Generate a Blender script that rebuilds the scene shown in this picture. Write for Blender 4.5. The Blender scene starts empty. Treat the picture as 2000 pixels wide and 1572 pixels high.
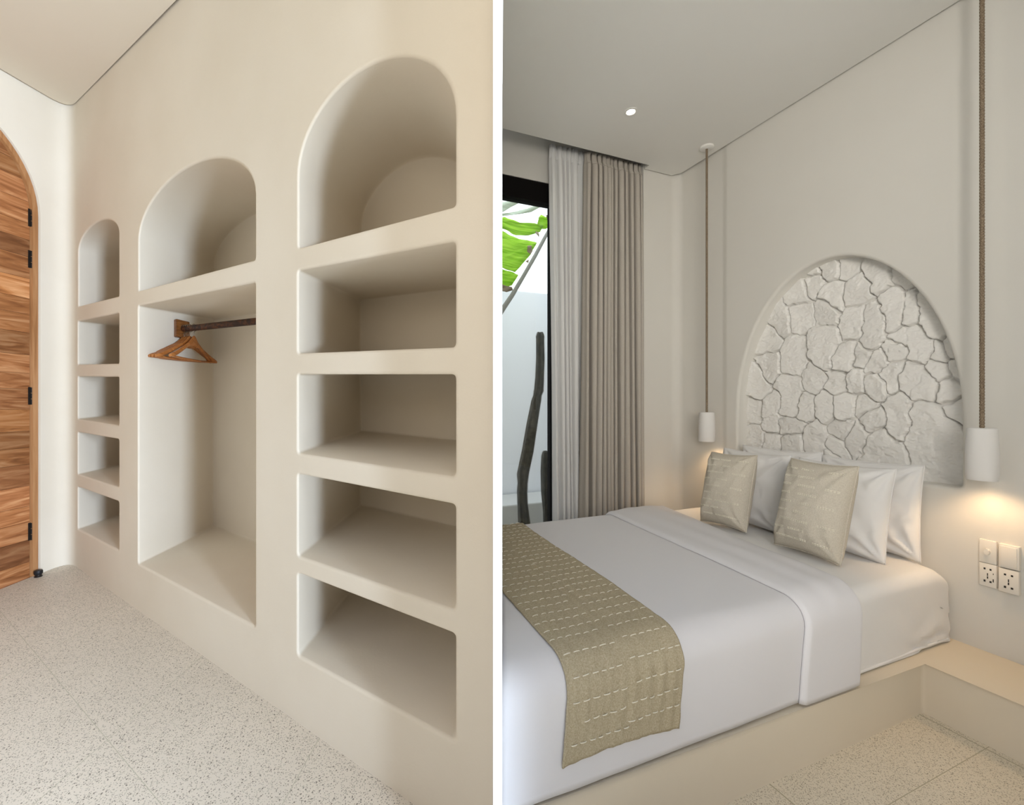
import bpy, bmesh, math, random
import numpy as np
from mathutils import Vector, Matrix, noise
from mathutils.geometry import tessellate_polygon
random.seed(7)
rng = np.random.RandomState(5)
scene = bpy.context.scene
PI = math.pi

# ------------------------------------------------------------------ camera
F, PX, HY, CZ = 837.85, 940.0, 783.0, 1.2
YAW = math.atan2(325.0, F)                     # bedroom axes: +x to the headboard wall, +y to the window wall
SY, CY = math.sin(YAW), math.cos(YAW)
cam = bpy.data.cameras.new('camera'); camo = bpy.data.objects.new('camera', cam)
scene.collection.objects.link(camo)
cam.sensor_width = 36; cam.lens = F / 2000 * 36
cam.shift_x = 0.03; cam.shift_y = -0.0015; cam.clip_start = 0.02
camo.location = (0, 0, CZ); camo.rotation_euler = (PI / 2, 0, -YAW)
scene.camera = camo

def W(X, Z, z):                                # sideways, ahead, height -> world
    return Vector((CY * X + SY * Z, -SY * X + CY * Z, z))

# ------------------------------------------------------------------ exposure, sky, daylight, added fill
vs = scene.view_settings
vs.view_transform = 'Standard'; vs.look = 'None'; vs.gamma = 1.0; vs.use_curve_mapping = False
vs.exposure = 0.0
world = bpy.data.worlds.new('sky'); scene.world = world; world.use_nodes = True
wn, wl = world.node_tree.nodes, world.node_tree.links
wn.clear()
wo = wn.new('ShaderNodeOutputWorld'); wb = wn.new('ShaderNodeBackground')
tc = wn.new('ShaderNodeTexCoord'); sx = wn.new('ShaderNodeSeparateXYZ')
wl.new(tc.outputs['Generated'], sx.inputs[0])
mr = wn.new('ShaderNodeMapRange'); mr.inputs[1].default_value = -0.1; mr.inputs[2].default_value = 0.6
wl.new(sx.outputs['Y'], mr.inputs[0])
mixw = wn.new('ShaderNodeMix'); mixw.data_type = 'RGBA'
mixw.inputs[6].default_value = (0.455, 0.395, 0.31, 1)      # warm fill light set into the sky behind the viewer
mixw.inputs[7].default_value = (1.9, 2.0, 2.1, 1)      # bright overcast sky over the courtyard
wl.new(mr.outputs[0], mixw.inputs[0]); 
mr2 = wn.new('ShaderNodeMapRange'); mr2.inputs[1].default_value = 0.15; mr2.inputs[2].default_value = 0.8
wl.new(sx.outputs['Z'], mr2.inputs[0])
mixz = wn.new('ShaderNodeMix'); mixz.data_type = 'RGBA'; mixz.inputs[7].default_value = (0.60, 0.67, 0.92, 1)
wl.new(mr2.outputs[0], mixz.inputs[0]); mixz.inputs[6].default_value = (0.455, 0.395, 0.31, 1); wl.new(mixz.outputs[2], mixw.inputs[6])
wl.new(mixw.outputs[2], wb.inputs[0])
wb.inputs[1].default_value = 1.0
wl.new(wb.outputs[0], wo.inputs[0])

def area(name, loc, target, sxx, syy, power, col):
    l = bpy.data.lights.new(name, 'AREA'); l.shape = 'RECTANGLE'; l.size = sxx; l.size_y = syy
    l.energy = power; l.color = col
    o = bpy.data.objects.new(name, l); scene.collection.objects.link(o)
    o.location = loc
    o.rotation_euler = (Vector(target) - Vector(loc)).to_track_quat('-Z', 'Z').to_euler()
    return o
area('daylight_dressing_room', W(3.05, -1.97, 1.6), W(-2.2, 2.7, 1.4), 0.18, 2.2, 810, (0.66, 0.80, 1.0))
_a = area('fill_bedroom', W(0.30, -1.7, 1.6), W(2.2, 1.7, 1.9), 0.9, 1.9, 26, (1.0, 0.95, 0.88)); _a.data.spread = math.radians(85)  # added fill lamp behind the viewer to brighten the bedroom, not a window
area('daylight_courtyard', (2.3, 3.15, 4.2), (2.2, 3.7, 1.0), 2.6, 0.9, 85, (0.90, 0.95, 1.0))

# ------------------------------------------------------------------ pixel rays onto planes that exist in the rooms
def ray(px):
    r = (px - PX) / F
    return CY * r + SY, -SY * r + CY           # dx, dy per unit ahead
def on_x(px, py, X):
    dx, dy = ray(px); Z = X / dx
    return Vector((X, dy * Z, CZ - (py - HY) / F * Z))
def on_y(px, py, Y):
    dx, dy = ray(px); Z = Y / dy
    return Vector((dx * Z, Y, CZ - (py - HY) / F * Z))
def on_z(px, py, zz):
    dx, dy = ray(px); Z = (CZ - zz) * F / (py - HY)
    return Vector((dx * Z, dy * Z, zz))

# ------------------------------------------------------------------ helpers
def tag(o, label=None, cat=None, group=None, kind=None):
    if label: o['label'] = label
    if cat: o['category'] = cat
    if group: o['group'] = group
    if kind: o['kind'] = kind
    return o
def empty(name, loc=(0, 0, 0), rot=(0, 0, 0)):
    o = bpy.data.objects.new(name, None); scene.collection.objects.link(o)
    o.empty_display_size = 0.05
    o.location = loc; o.rotation_euler = rot
    return o
def link(name, bm, m, parent=None, smooth=None):
    me = bpy.data.meshes.new(name)
    bmesh.ops.recalc_face_normals(bm, faces=bm.faces) if smooth != 'keep' else None
    bm.to_mesh(me); bm.free()
    if m: me.materials.append(m)
    o = bpy.data.objects.new(name, me); scene.collection.objects.link(o)
    if parent: o.parent = parent
    if smooth:
        for p in me.polygons: p.use_smooth = True
        if smooth != 'keep' and smooth is not True:
            me.set_sharp_from_angle(angle=math.radians(smooth))
    return o
def add_box(bm, lo, hi, bev=0.0, seg=2, mat=None):
    r = bmesh.ops.create_cube(bm, size=1.0)
    vv = r['verts']
    lo, hi = Vector(lo), Vector(hi)
    for v in vv:
        v.co = Vector((lo[i] + (v.co[i] + 0.5) * (hi[i] - lo[i]) for i in range(3)))
    if bev > 0:
        es = list({e for v in vv for e in v.link_edges})
        bmesh.ops.bevel(bm, geom=es, offset=bev, segments=seg, profile=0.5, affect='EDGES')
    return bm
def add_grid(bm, fn, nu, nv, closeu=False, closev=False):
    vs_ = [[bm.verts.new(fn(i / nu, j / nv)) for j in range(nv + (0 if closev else 1))] for i in range(nu + (0 if closeu else 1))]
    NU, NV = len(vs_), len(vs_[0])
    for i in range(nu):
        for j in range(nv):
            a, b = vs_[i][j], vs_[(i + 1) % NU][j]
            c, d = vs_[(i + 1) % NU][(j + 1) % NV], vs_[i][(j + 1) % NV]
            try: bm.faces.new((a, b, c, d))
            except ValueError: pass
    return vs_
def add_tube(bm, pts, rad, seg=12, caps=True, ribs=None):
    pts = [Vector(p) for p in pts]
    n = len(pts); rings = []
    up = Vector((0, 0, 1))
    t0 = (pts[1] - pts[0]).normalized()
    if abs(t0.dot(up)) > 0.9: up = Vector((0, 1, 0))
    s = t0.cross(up).normalized()
    for i, p in enumerate(pts):
        t = (pts[min(i + 1, n - 1)] - pts[max(i - 1, 0)]).normalized()
        s = (s - t * s.dot(t)).normalized()
        u = t.cross(s)
        r = rad[i] if isinstance(rad, (list, tuple)) else rad
        ring = []
        for k in range(seg):
            a = 2 * PI * k / seg
            rr = r * (ribs(a) if ribs else 1)
            ring.append(bm.verts.new(p + (s * math.cos(a) + u * math.sin(a)) * rr))
        rings.append(ring)
    for i in range(n - 1):
        for k in range(seg):
            bm.faces.new((rings[i][k], rings[i][(k + 1) % seg], rings[i + 1][(k + 1) % seg], rings[i + 1][k]))
    if caps:
        bm.faces.new(rings[0][::-1]); bm.faces.new(rings[-1])
    return rings
def add_lathe(bm, prof, seg=32, c=(0, 0, 0)):
    c = Vector(c); rings = []
    for r, z in prof:
        if r < 1e-6: rings.append([bm.verts.new(c + Vector((0, 0, z)))])
        else: rings.append([bm.verts.new(c + Vector((r * math.cos(2 * PI * k / seg), r * math.sin(2 * PI * k / seg), z))) for k in range(seg)])
    for a, b in zip(rings, rings[1:]):
        for k in range(seg):
            k2 = (k + 1) % seg
            if len(a) == 1 and len(b) == 1: continue
            if len(a) == 1: bm.faces.new((a[0], b[k], b[k2]))
            elif len(b) == 1: bm.faces.new((a[k], a[k2], b[0]))
            else: bm.faces.new((a[k], a[k2], b[k2], b[k]))
def smoothstep(a, b, x):
    t = max(0.0, min(1.0, (x - a) / (b - a))); return t * t * (3 - 2 * t)
def nz(x, y, z=0.0, s=1.0): return noise.noise(Vector((x * s, y * s, z * s)))
def add_prism(bm, plan, z0, z1):               # plan: list of (x,y); z0,z1 number or function of (x,y)
    f0 = z0 if callable(z0) else (lambda x, y: z0)
    f1 = z1 if callable(z1) else (lambda x, y: z1)
    a = [bm.verts.new((x, y, f0(x, y))) for x, y in plan]
    b = [bm.verts.new((x, y, f1(x, y))) for x, y in plan]
    n = len(plan)
    bm.faces.new(a[::-1]); bm.faces.new(b)
    for i in range(n): bm.faces.new((a[i], a[(i + 1) % n], b[(i + 1) % n], b[i]))

# ------------------------------------------------------------------ materials
def mat(name, col, rough=0.6, metal=0.0, spec=0.3):
    m = bpy.data.materials.new(name); m.use_nodes = True
    b = m.node_tree.nodes['Principled BSDF']
    b.inputs['Base Color'].default_value = (*col, 1); b.inputs['Roughness'].default_value = rough
    b.inputs['Metallic'].default_value = metal; b.inputs['Specular IOR Level'].default_value = spec
    return m
def nodes(m): return m.node_tree.nodes, m.node_tree.links, m.node_tree.nodes['Principled BSDF']
def add_noise_col(m, c1, c2, scale, detail=4, stretch=(1, 1, 1), lo=0.35, hi=0.65, coord='Object'):
    n, l, b = nodes(m)
    t = n.new('ShaderNodeTexCoord'); mp = n.new('ShaderNodeMapping'); mp.inputs['Scale'].default_value = stretch
    x = n.new('ShaderNodeTexNoise'); x.inputs['Scale'].default_value = scale; x.inputs['Detail'].default_value = detail
    r = n.new('ShaderNodeValToRGB'); r.color_ramp.elements[0].position = lo; r.color_ramp.elements[1].position = hi
    r.color_ramp.elements[0].color = (*c1, 1); r.color_ramp.elements[1].color = (*c2, 1)
    l.new(t.outputs[coord], mp.inputs[0]); l.new(mp.outputs[0], x.inputs['Vector']); l.new(x.outputs['Fac'], r.inputs[0])
    l.new(r.outputs[0], b.inputs['Base Color'])
    return mp, x, r
def add_bump(m, scale, strength, dist=0.002, detail=5, stretch=(1, 1, 1), tex='noise', coord='Object'):
    n, l, b = nodes(m)
    t = n.new('ShaderNodeTexCoord'); mp = n.new('ShaderNodeMapping'); mp.inputs['Scale'].default_value = stretch
    if tex == 'noise':
        x = n.new('ShaderNodeTexNoise'); x.inputs['Scale'].default_value = scale; x.inputs['Detail'].default_value = detail; out = x.outputs['Fac']
    else:
        x = n.new('ShaderNodeTexVoronoi'); x.inputs['Scale'].default_value = scale; out = x.outputs['Distance']
    bp = n.new('ShaderNodeBump'); bp.inputs['Strength'].default_value = strength; bp.inputs['Distance'].default_value = dist
    l.new(t.outputs[coord], mp.inputs[0]); l.new(mp.outputs[0], x.inputs['Vector']); l.new(out, bp.inputs['Height'])
    if b.inputs['Normal'].is_linked: l.new(b.inputs['Normal'].links[0].from_socket, bp.inputs['Normal'])
    l.new(bp.outputs[0], b.inputs['Normal'])
def plaster(name, c1, c2, sc=1.6, bump=0.25):
    m = mat(name, c1, 0.85, spec=0.15)
    add_noise_col(m, c1, c2, sc, 5, lo=0.3, hi=0.7)
    add_bump(m, 9, bump, 0.006, 6); add_bump(m, 160, bump * 0.8, 0.0012, 3)
    return m
M = {}
M['plaster_l'] = plaster('beige limewash plaster', (0.69, 0.61, 0.49), (0.735, 0.66, 0.545))
M['ceiling_l'] = plaster('painted ceiling cream', (0.74, 0.66, 0.54), (0.76, 0.68, 0.56), bump=0.06)
M['plaster_r'] = plaster('pale plaster', (0.69, 0.67, 0.62), (0.72, 0.70, 0.65), bump=0.12)
M['ceiling_r'] = plaster('painted ceiling grey white', (0.80, 0.79, 0.755), (0.82, 0.81, 0.775), bump=0.03)
M['white_paint'] = mat('white gloss paint', (0.95, 0.95, 0.95), 0.7, spec=0.1)
M['platform'] = plaster('smooth plaster of platform', (0.70, 0.62, 0.49), (0.73, 0.65, 0.52), bump=0.1)
M['stone'] = mat('white painted stone', (0.84, 0.825, 0.79), 0.85, spec=0.2)
add_bump(M['stone'], 55, 0.5, 0.005, 8); add_bump(M['stone'], 18, 0.4, 0.008, 4, stretch=(1, 1, 2.2))
M['sheet'] = mat('white cotton sheet', (0.79, 0.78, 0.765), 0.8, spec=0.15)
add_bump(M['sheet'], 7, 0.35, 0.012, 4); add_bump(M['sheet'], 700, 0.15, 0.0006, 2)
M['duvet'] = mat('white cotton duvet', (0.74, 0.73, 0.745), 0.75, spec=0.2)
add_bump(M['duvet'], 5, 0.25, 0.012, 3); add_bump(M['duvet'], 800, 0.12, 0.0005, 2)
def linen(name, c1, c2):
    m = mat(name, c1, 0.9, spec=0.1)
    add_noise_col(m, c1, c2, 260, 3, lo=0.3, hi=0.7)
    add_bump(m, 420, 0.5, 0.0010, 2); add_bump(m, 22, 0.25, 0.004, 4)
    return m
M['linen'] = linen('beige woven linen', (0.37, 0.31, 0.20), (0.52, 0.455, 0.33))
M['linen_cushion'] = linen('oatmeal woven linen', (0.53, 0.485, 0.40), (0.65, 0.60, 0.51))
M['thread'] = mat('cream thread', (0.82, 0.78, 0.66), 0.7)
M['drape'] = mat('grey beige drape', (0.47, 0.43, 0.375), 0.9, spec=0.1)
add_noise_col(M['drape'], (0.45, 0.41, 0.36), (0.50, 0.465, 0.41), 300, 3); add_bump(M['drape'], 500, 0.3, 0.0008, 2)
def sheer():
    m = bpy.data.materials.new('sheer voile'); m.use_nodes = True
    n, l = m.node_tree.nodes, m.node_tree.links; n.clear()
    o = n.new('ShaderNodeOutputMaterial'); d = n.new('ShaderNodeBsdfDiffuse'); t = n.new('ShaderNodeBsdfTranslucent'); tr = n.new('ShaderNodeBsdfTransparent')
    d.inputs[0].default_value = (0.90, 0.895, 0.88, 1); t.inputs[0].default_value = (0.85, 0.86, 0.88, 1)
    a = n.new('ShaderNodeMixShader'); a.inputs[0].default_value = 0.2; l.new(d.outputs[0], a.inputs[1]); l.new(t.outputs[0], a.inputs[2])
    b = n.new('ShaderNodeMixShader'); b.inputs[0].default_value = 0.08; l.new(a.outputs[0], b.inputs[1]); l.new(tr.outputs[0], b.inputs[2])
    l.new(b.outputs[0], o.inputs[0]); return m
M['sheer'] = sheer()
M['black'] = mat('black aluminium', (0.008, 0.007, 0.007), 0.8, spec=0.05)
M['dark_iron'] = mat('dark iron', (0.03, 0.025, 0.022), 0.4, 0.6)
M['rubber'] = mat('black rubber', (0.012, 0.012, 0.013), 0.5)
M['steel'] = mat('steel wire', (0.45, 0.43, 0.40), 0.25, 1.0)
def glass():
    m = bpy.data.materials.new('window glass'); m.use_nodes = True
    n, l = m.node_tree.nodes, m.node_tree.links; n.clear()
    o = n.new('ShaderNodeOutputMaterial'); g = n.new('ShaderNodeBsdfGlossy'); tr = n.new('ShaderNodeBsdfTransparent'); fr = n.new('ShaderNodeFresnel')
    g.inputs['Roughness'].default_value = 0.0; fr.inputs[0].default_value = 1.45; tr.inputs[0].default_value = (0.96, 0.98, 0.97, 1)
    a = n.new('ShaderNodeMixShader'); l.new(fr.outputs[0], a.inputs[0]); l.new(tr.outputs[0], a.inputs[1]); l.new(g.outputs[0], a.inputs[2])
    l.new(a.outputs[0], o.inputs[0]); return m
M['glass'] = glass()
def terrazzo(name, base, c_dark, c_mid, scale, grout, su, sv, gcol, gw=0.004):
    m = mat(name, base, 0.45, spec=0.35)
    n, l, b = nodes(m)
    t = n.new('ShaderNodeTexCoord'); cur = None
    nn = n.new('ShaderNodeTexNoise'); nn.inputs['Scale'].default_value = 2.2; nn.inputs['Detail'].default_value = 4
    l.new(t.outputs['Object'], nn.inputs['Vector'])
    r0 = n.new('ShaderNodeValToRGB'); r0.color_ramp.elements[0].position = 0.3; r0.color_ramp.elements[1].position = 0.7
    r0.color_ramp.elements[0].color = (*[c * 0.95 for c in base], 1); r0.color_ramp.elements[1].color = (*[min(1, c * 1.04) for c in base], 1)
    l.new(nn.outputs['Fac'], r0.inputs[0]); cur = r0.outputs[0]
    for sc, thr, cut, col, off in ((scale, 0.30, 0.52, c_mid, 0), (scale * 1.5, 0.34, 0.62, c_mid, 3), (scale * 0.75, 0.24, 0.68, c_dark, 7), (scale * 1.9, 0.36, 0.72, c_dark, 11)):
        mp = n.new('ShaderNodeMapping'); mp.inputs['Location'].default_value = (off, off * 0.7, 0)
        v = n.new('ShaderNodeTexVoronoi'); v.inputs['Scale'].default_value = sc; v.inputs['Randomness'].default_value = 1
        l.new(t.outputs['Object'], mp.inputs[0]); l.new(mp.outputs[0], v.inputs['Vector'])
        m1 = n.new('ShaderNodeMath'); m1.operation = 'LESS_THAN'; m1.inputs[1].default_value = thr
        l.new(v.outputs['Distance'], m1.inputs[0])
        sp = n.new('ShaderNodeSeparateColor'); l.new(v.outputs['Color'], sp.inputs[0])
        m2 = n.new('ShaderNodeMath'); m2.operation = 'GREATER_THAN'; m2.inputs[1].default_value = cut
        l.new(sp.outputs[0], m2.inputs[0])
        m3 = n.new('ShaderNodeMath'); m3.operation = 'MULTIPLY'; l.new(m1.outputs[0], m3.inputs[0]); l.new(m2.outputs[0], m3.inputs[1])
        mx = n.new('ShaderNodeMix'); mx.data_type = 'RGBA'; l.new(m3.outputs[0], mx.inputs[0]); l.new(cur, mx.inputs[6]); mx.inputs[7].default_value = (*col, 1)
        cur = mx.outputs[2]
    # grout lines from the floor's own tile map
    uv = n.new('ShaderNodeUVMap'); sep = n.new('ShaderNodeSeparateXYZ'); l.new(uv.outputs[0], sep.inputs[0])
    gs = []
    for ax in (0, 1):
        fr = n.new('ShaderNodeMath'); fr.operation = 'FRACT'; l.new(sep.outputs[ax], fr.inputs[0])
        s1 = n.new('ShaderNodeMath'); s1.operation = 'SUBTRACT'; s1.inputs[1].default_value = 0.5; l.new(fr.outputs[0], s1.inputs[0])
        ab = n.new('ShaderNodeMath'); ab.operation = 'ABSOLUTE'; l.new(s1.outputs[0], ab.inputs[0])
        gt = n.new('ShaderNodeMath'); gt.operation = 'GREATER_THAN'; gt.inputs[1].default_value = 0.5 - gw; l.new(ab.outputs[0], gt.inputs[0])
        gs.append(gt)
    mxm = n.new('ShaderNodeMath'); mxm.operation = 'MAXIMUM'; l.new(gs[0].outputs[0], mxm.inputs[0]); l.new(gs[1].outputs[0], mxm.inputs[1])
    mx = n.new('ShaderNodeMix'); mx.data_type = 'RGBA'; l.new(mxm.outputs[0], mx.inputs[0]); l.new(cur, mx.inputs[6]); mx.inputs[7].default_value = (*gcol, 1)
    l.new(mx.outputs[2], b.inputs['Base Color'])
    return m
M['terrazzo_l'] = terrazzo('speckled terrazzo', (0.65, 0.58, 0.48), (0.20, 0.175, 0.14), (0.44, 0.40, 0.32), 130, 1, 1, 1, (0.45, 0.42, 0.32), 0.0019)
M['terrazzo_r'] = terrazzo('warm speckled terrazzo', (0.74, 0.665, 0.53), (0.30, 0.25, 0.18), (0.50, 0.43, 0.32), 165, 1, 1, 1, (0.44, 0.39, 0.27), 0.003)
def wood(name, dark, mid, light, scale=3.0, stretch=(1, 1, 14), rough=0.45):
    m = mat(name, mid, rough, spec=0.35)
    n, l, b = nodes(m)
    mp, x, r = add_noise_col(m, dark, light, scale, 7, stretch=stretch, lo=0.28, hi=0.72)
    e = r.color_ramp.elements.new(0.5); e.color = (*mid, 1)
    x.inputs['Distortion'].default_value = 1.6
    add_bump(m, scale * 3, 0.2, 0.001, 5, stretch=stretch)
    return m
M['teak_a'] = wood('teak plank', (0.25, 0.105, 0.03), (0.42, 0.20, 0.075), (0.56, 0.31, 0.14))
M['frame_wood'] = wood('teak frame', (0.30, 0.13, 0.045), (0.40, 0.19, 0.075), (0.48, 0.25, 0.11), 3, (8, 8, 0.6))
M['hanger_wood'] = wood('varnished hanger wood', (0.22, 0.07, 0.014), (0.36, 0.125, 0.03), (0.48, 0.20, 0.06), 20, (1, 1, 3), 0.3)
M['rail_wood'] = wood('dark red rail wood', (0.012, 0.005, 0.003), (0.035, 0.012, 0.006), (0.16, 0.055, 0.015), 9, (3, 1, 3), 0.6)
M['block_wood'] = wood('rail block wood', (0.12, 0.04, 0.01), (0.22, 0.08, 0.02), (0.33, 0.13, 0.035), 14, (1, 1, 4), 0.35)
M['plastic'] = mat('white plastic', (0.80, 0.76, 0.69), 0.35)
M['socket_hole'] = mat('dark socket slots', (0.02, 0.018, 0.015), 0.6)
M['ceramic'] = mat('raw white ceramic', (0.78, 0.765, 0.74), 0.8, spec=0.2)
add_bump(M['ceramic'], 120, 0.25, 0.0008, 4, stretch=(1, 1, 8))
M['rope'] = mat('brown rope', (0.20, 0.15, 0.10), 0.9)
add_noise_col(M['rope'], (0.14, 0.10, 0.065), (0.30, 0.235, 0.165), 300, 2)
M['court_wall'] = mat('white courtyard render', (0.72, 0.75, 0.79), 0.9)
M['court_low'] = mat('grey courtyard kerb', (0.46, 0.46, 0.44), 0.9)
M['gravel'] = mat('courtyard gravel', (0.5, 0.48, 0.44), 0.9); add_bump(M['gravel'], 60, 1, 0.01)
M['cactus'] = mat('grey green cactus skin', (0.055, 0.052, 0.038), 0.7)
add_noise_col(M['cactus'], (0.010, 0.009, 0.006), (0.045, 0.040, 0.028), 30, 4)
M['spines'] = mat('pale cactus spines', (0.11, 0.10, 0.08), 0.8)
def leafm(name, c, c2, tc):
    m = bpy.data.materials.new(name); m.use_nodes = True
    n, l = m.node_tree.nodes, m.node_tree.links; n.clear()
    o = n.new('ShaderNodeOutputMaterial'); d = n.new('ShaderNodeBsdfDiffuse'); t = n.new('ShaderNodeBsdfTranslucent')
    tcn = n.new('ShaderNodeTexCoord'); mp = n.new('ShaderNodeMapping'); mp.inputs['Scale'].default_value = (1, 1, 40); mp.inputs['Rotation'].default_value = (0, 0.25, 0)
    x = n.new('ShaderNodeTexNoise'); x.inputs['Scale'].default_value = 3; x.inputs['Detail'].default_value = 3
    l.new(tcn.outputs['Object'], mp.inputs[0]); l.new(mp.outputs[0], x.inputs['Vector'])
    r = n.new('ShaderNodeValToRGB'); r.color_ramp.elements[0].position = 0.35; r.color_ramp.elements[1].position = 0.7
    r.color_ramp.elements[0].color = (*c, 1); r.color_ramp.elements[1].color = (*c2, 1)
    l.new(x.outputs['Fac'], r.inputs[0]); l.new(r.outputs[0], d.inputs[0]); l.new(r.outputs[0], t.inputs[0])
    a = n.new('ShaderNodeMixShader'); a.inputs[0].default_value = tc; l.new(d.outputs[0], a.inputs[1]); l.new(t.outputs[0], a.inputs[2])
    l.new(a.outputs[0], o.inputs[0]); return m
M['leaf'] = leafm('banana leaf green', (0.30, 0.56, 0.03), (0.62, 0.84, 0.16), 0.6)
M['leaf_pale'] = leafm('pale faded leaf', (0.50, 0.56, 0.46), (0.66, 0.70, 0.62), 0.5)
M['leaf_dry'] = mat('dry leaf scrap', (0.22, 0.17, 0.12), 0.9)
M['midrib'] = mat('leaf stalk', (0.24, 0.24, 0.22), 0.7)
M['lamp_on'] = bpy.data.materials.new('lit lamp'); M['lamp_on'].use_nodes = True
_b = M['lamp_on'].node_tree.nodes['Principled BSDF']; _b.inputs['Emission Color'].default_value = (1, 0.9, 0.75, 1); _b.inputs['Emission Strength'].default_value = 12

# =================================================================== DRESSING ROOM (left)
C0 = 1508.0; VLX, VY, VDX = -385.0, 731.0, 1020.0
RISE = (HY - VY) / F
wdir = Vector((VLX - PX, F)); wdir.normalize(); wdir = -wdir            # along niche wall, towards the viewer (X,Z)
Zc = C0 / (135 - VLX); Xc = (135 - PX) / F * Zc
Dv = Vector(((VDX - PX) / F, 1.0))                                      # niche depth direction (X,Z), RISE per unit
def wl_sz(px, py):
    Z = C0 / (px - VLX); X = (px - PX) / F * Z
    s = (Vector((X, Z)) - Vector((Xc, Zc))).length
    return s, CZ - (py - HY) / F * Z
def wl_pt(s, z, t=0.0):
    return W(Xc + wdir.x * s + Dv.x * t, Zc + wdir.y * s + Dv.y * t, z + RISE * t)
def floor_l(X, Z): return -0.0666 + RISE * Z
def ceil_l(X, Z): return 2.986 + RISE * Z

def round_poly(pts, rads, seg=6):
    out = []; n = len(pts)
    for i in range(n):
        p = Vector(pts[i]); r = rads[i]
        if r <= 0: out.append(p); continue
        a = (Vector(pts[i - 1]) - p); b = (Vector(pts[(i + 1) % n]) - p)
        da, db = a.normalized(), b.normalized()
        for k in range(seg + 1):
            t = k / seg
            out.append((p + da * r) * (1 - t) ** 2 + p * 2 * t * (1 - t) + (p + db * r) * t * t)
    return out
def offset_loop(loop, d):
    n = len(loop); res = []
    ar = sum(loop[i - 1].x * loop[i].y - loop[i].x * loop[i - 1].y for i in range(n))
    sg = 1 if ar > 0 else -1
    for i in range(n):
        a, b = loop[i - 1], loop[(i + 1) % n]
        t = (b - a).normalized()
        res.append(loop[i] + Vector((t.y, -t.x)) * sg * d)
    return res
R_E = 0.011
def make_niche(loop, depth, parent, base, bend=0.0):
    bm = bmesh.new(); rings = []
    for k in range(7):
        th = k / 6 * PI / 2
        off = R_E * (1 - math.sin(th)); dp = R_E * (1 - math.cos(th))
        rings.append([bm.verts.new(base(p.x, p.y, dp)) for p in offset_loop(loop, off)])
    for q in (0.12, 0.3, 0.6, 0.93): rings.append([bm.verts.new(base(p.x, p.y, depth * q)) for p in loop])
    cen = sum(loop, Vector((0, 0))) / len(loop)
    for k in (1, 2, 3):                      # softened junction with the back face
        th = k / 3 * PI / 2
        rings.append([bm.verts.new(base(*(p + (cen - p).normalized() * 0.008 * (1 - math.cos(th))), depth * (0.93 + 0.07 * math.sin(th)))) for p in loop])
    n = len(loop)
    for a, b in zip(rings, rings[1:]):
        for i in range(n): bm.faces.new((a[i], a[(i + 1) % n], b[(i + 1) % n], b[i]))
    bm.faces.new(rings[-1])
    o = link('niche', bm, M['plaster_l'], parent, 'keep')
    return o
def arch_loop(x0, x1, yb0, yb1, yspring0, yapex, n=28, rb=0.012):
    # px: left / right jamb, bottom y at each, spring y at left jamb, apex y at middle of the opening
    bl, br = Vector(wl_sz(x0, yb0)), Vector(wl_sz(x1, yb1))
    sl = Vector(wl_sz(x0, yspring0)); yr = VY + (yspring0 - VY) * (x1 - VLX) / (x0 - VLX)
    sr = Vector(wl_sz(x1, yr))
    xm = 1 / ((1 / (x0 - VLX) + 1 / (x1 - VLX)) / 2) + VLX
    ap = Vector(wl_sz(xm, yapex)); mid = (sl + sr) / 2
    pts = round_poly([sl, bl, br, sr], [0, rb, rb, 0], 5)
    ax = (sr - sl) / 2; h = ap - mid
    for k in range(1, n):
        a = PI * k / n
        pts.append(mid + ax * math.cos(a) + h * math.sin(a))
    return pts
def box_loop(x0, x1, yt0, yt1, yb0, yb1, r=0.015):
    return round_poly([wl_sz(x0, yt0), wl_sz(x0, yb0), wl_sz(x1, yb1), wl_sz(x1, yt1)], [r] * 4, 5)
loops = []
# big right column
loops += [(arch_loop(583, 890, 484, 402, 345, 129), 0.60),
          (box_loop(582, 890, 528, 470, 690, 678), 0.60),
          (box_loop(582, 890, 731, 731, 885, 932), 0.60),
          (box_loop(582, 890, 926, 986, 1086, 1193), 0.60),
          (box_loop(582, 890, 1120, 1240, 1280, 1448), 0.60)]
# wardrobe
loops += [(arch_loop(271, 498, 568, 507, 470, 325), 0.56),
          (box_loop(270, 498, 597, 551, 1101, 1224), 0.56)]
# slim column
loops += [(arch_loop(153, 232, 598, 578, 492, 433, rb=0.01), 0.5),
          (box_loop(152, 232, 627, 611, 712, 710), 0.5),
          (box_loop(152, 232, 735, 736, 818, 831), 0.5),
          (box_loop(152, 232, 844, 858, 926, 952), 0.5),
          (box_loop(152, 232, 951, 980, 1033, 1075), 0.5)]
END_S = wl_sz(963.2, 700)[0]
TF = 0.13                                    # tangent length of the rounded room corner
wall_l = None
outer = [Vector((TF, floor_l(0, Zc + wdir.y * TF) - 0.05)), Vector((END_S, floor_l(0, Zc + wdir.y * END_S) - 0.05)),
         Vector((END_S, 3.5)), Vector((TF, 3.5))]
holes = [offset_loop(lp, R_E) for lp, d in loops]
allp = outer + [p for h in holes for p in h]
tris = tessellate_polygon([[Vector((p.x, p.y, 0)) for p in outer]] + [[Vector((p.x, p.y, 0)) for p in h] for h in holes])
bm = bmesh.new()
vv = [bm.verts.new(wl_pt(p.x, p.y)) for p in allp]
for t in tris:
    try: bm.faces.new([vv[i] for i in t])
    except ValueError: pass
wall_l = link('wall_left', bm, M['plaster_l'])
tag(wall_l, kind='structure')
for lp, d in loops: make_niche(lp, d, wall_l, wl_pt)
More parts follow.
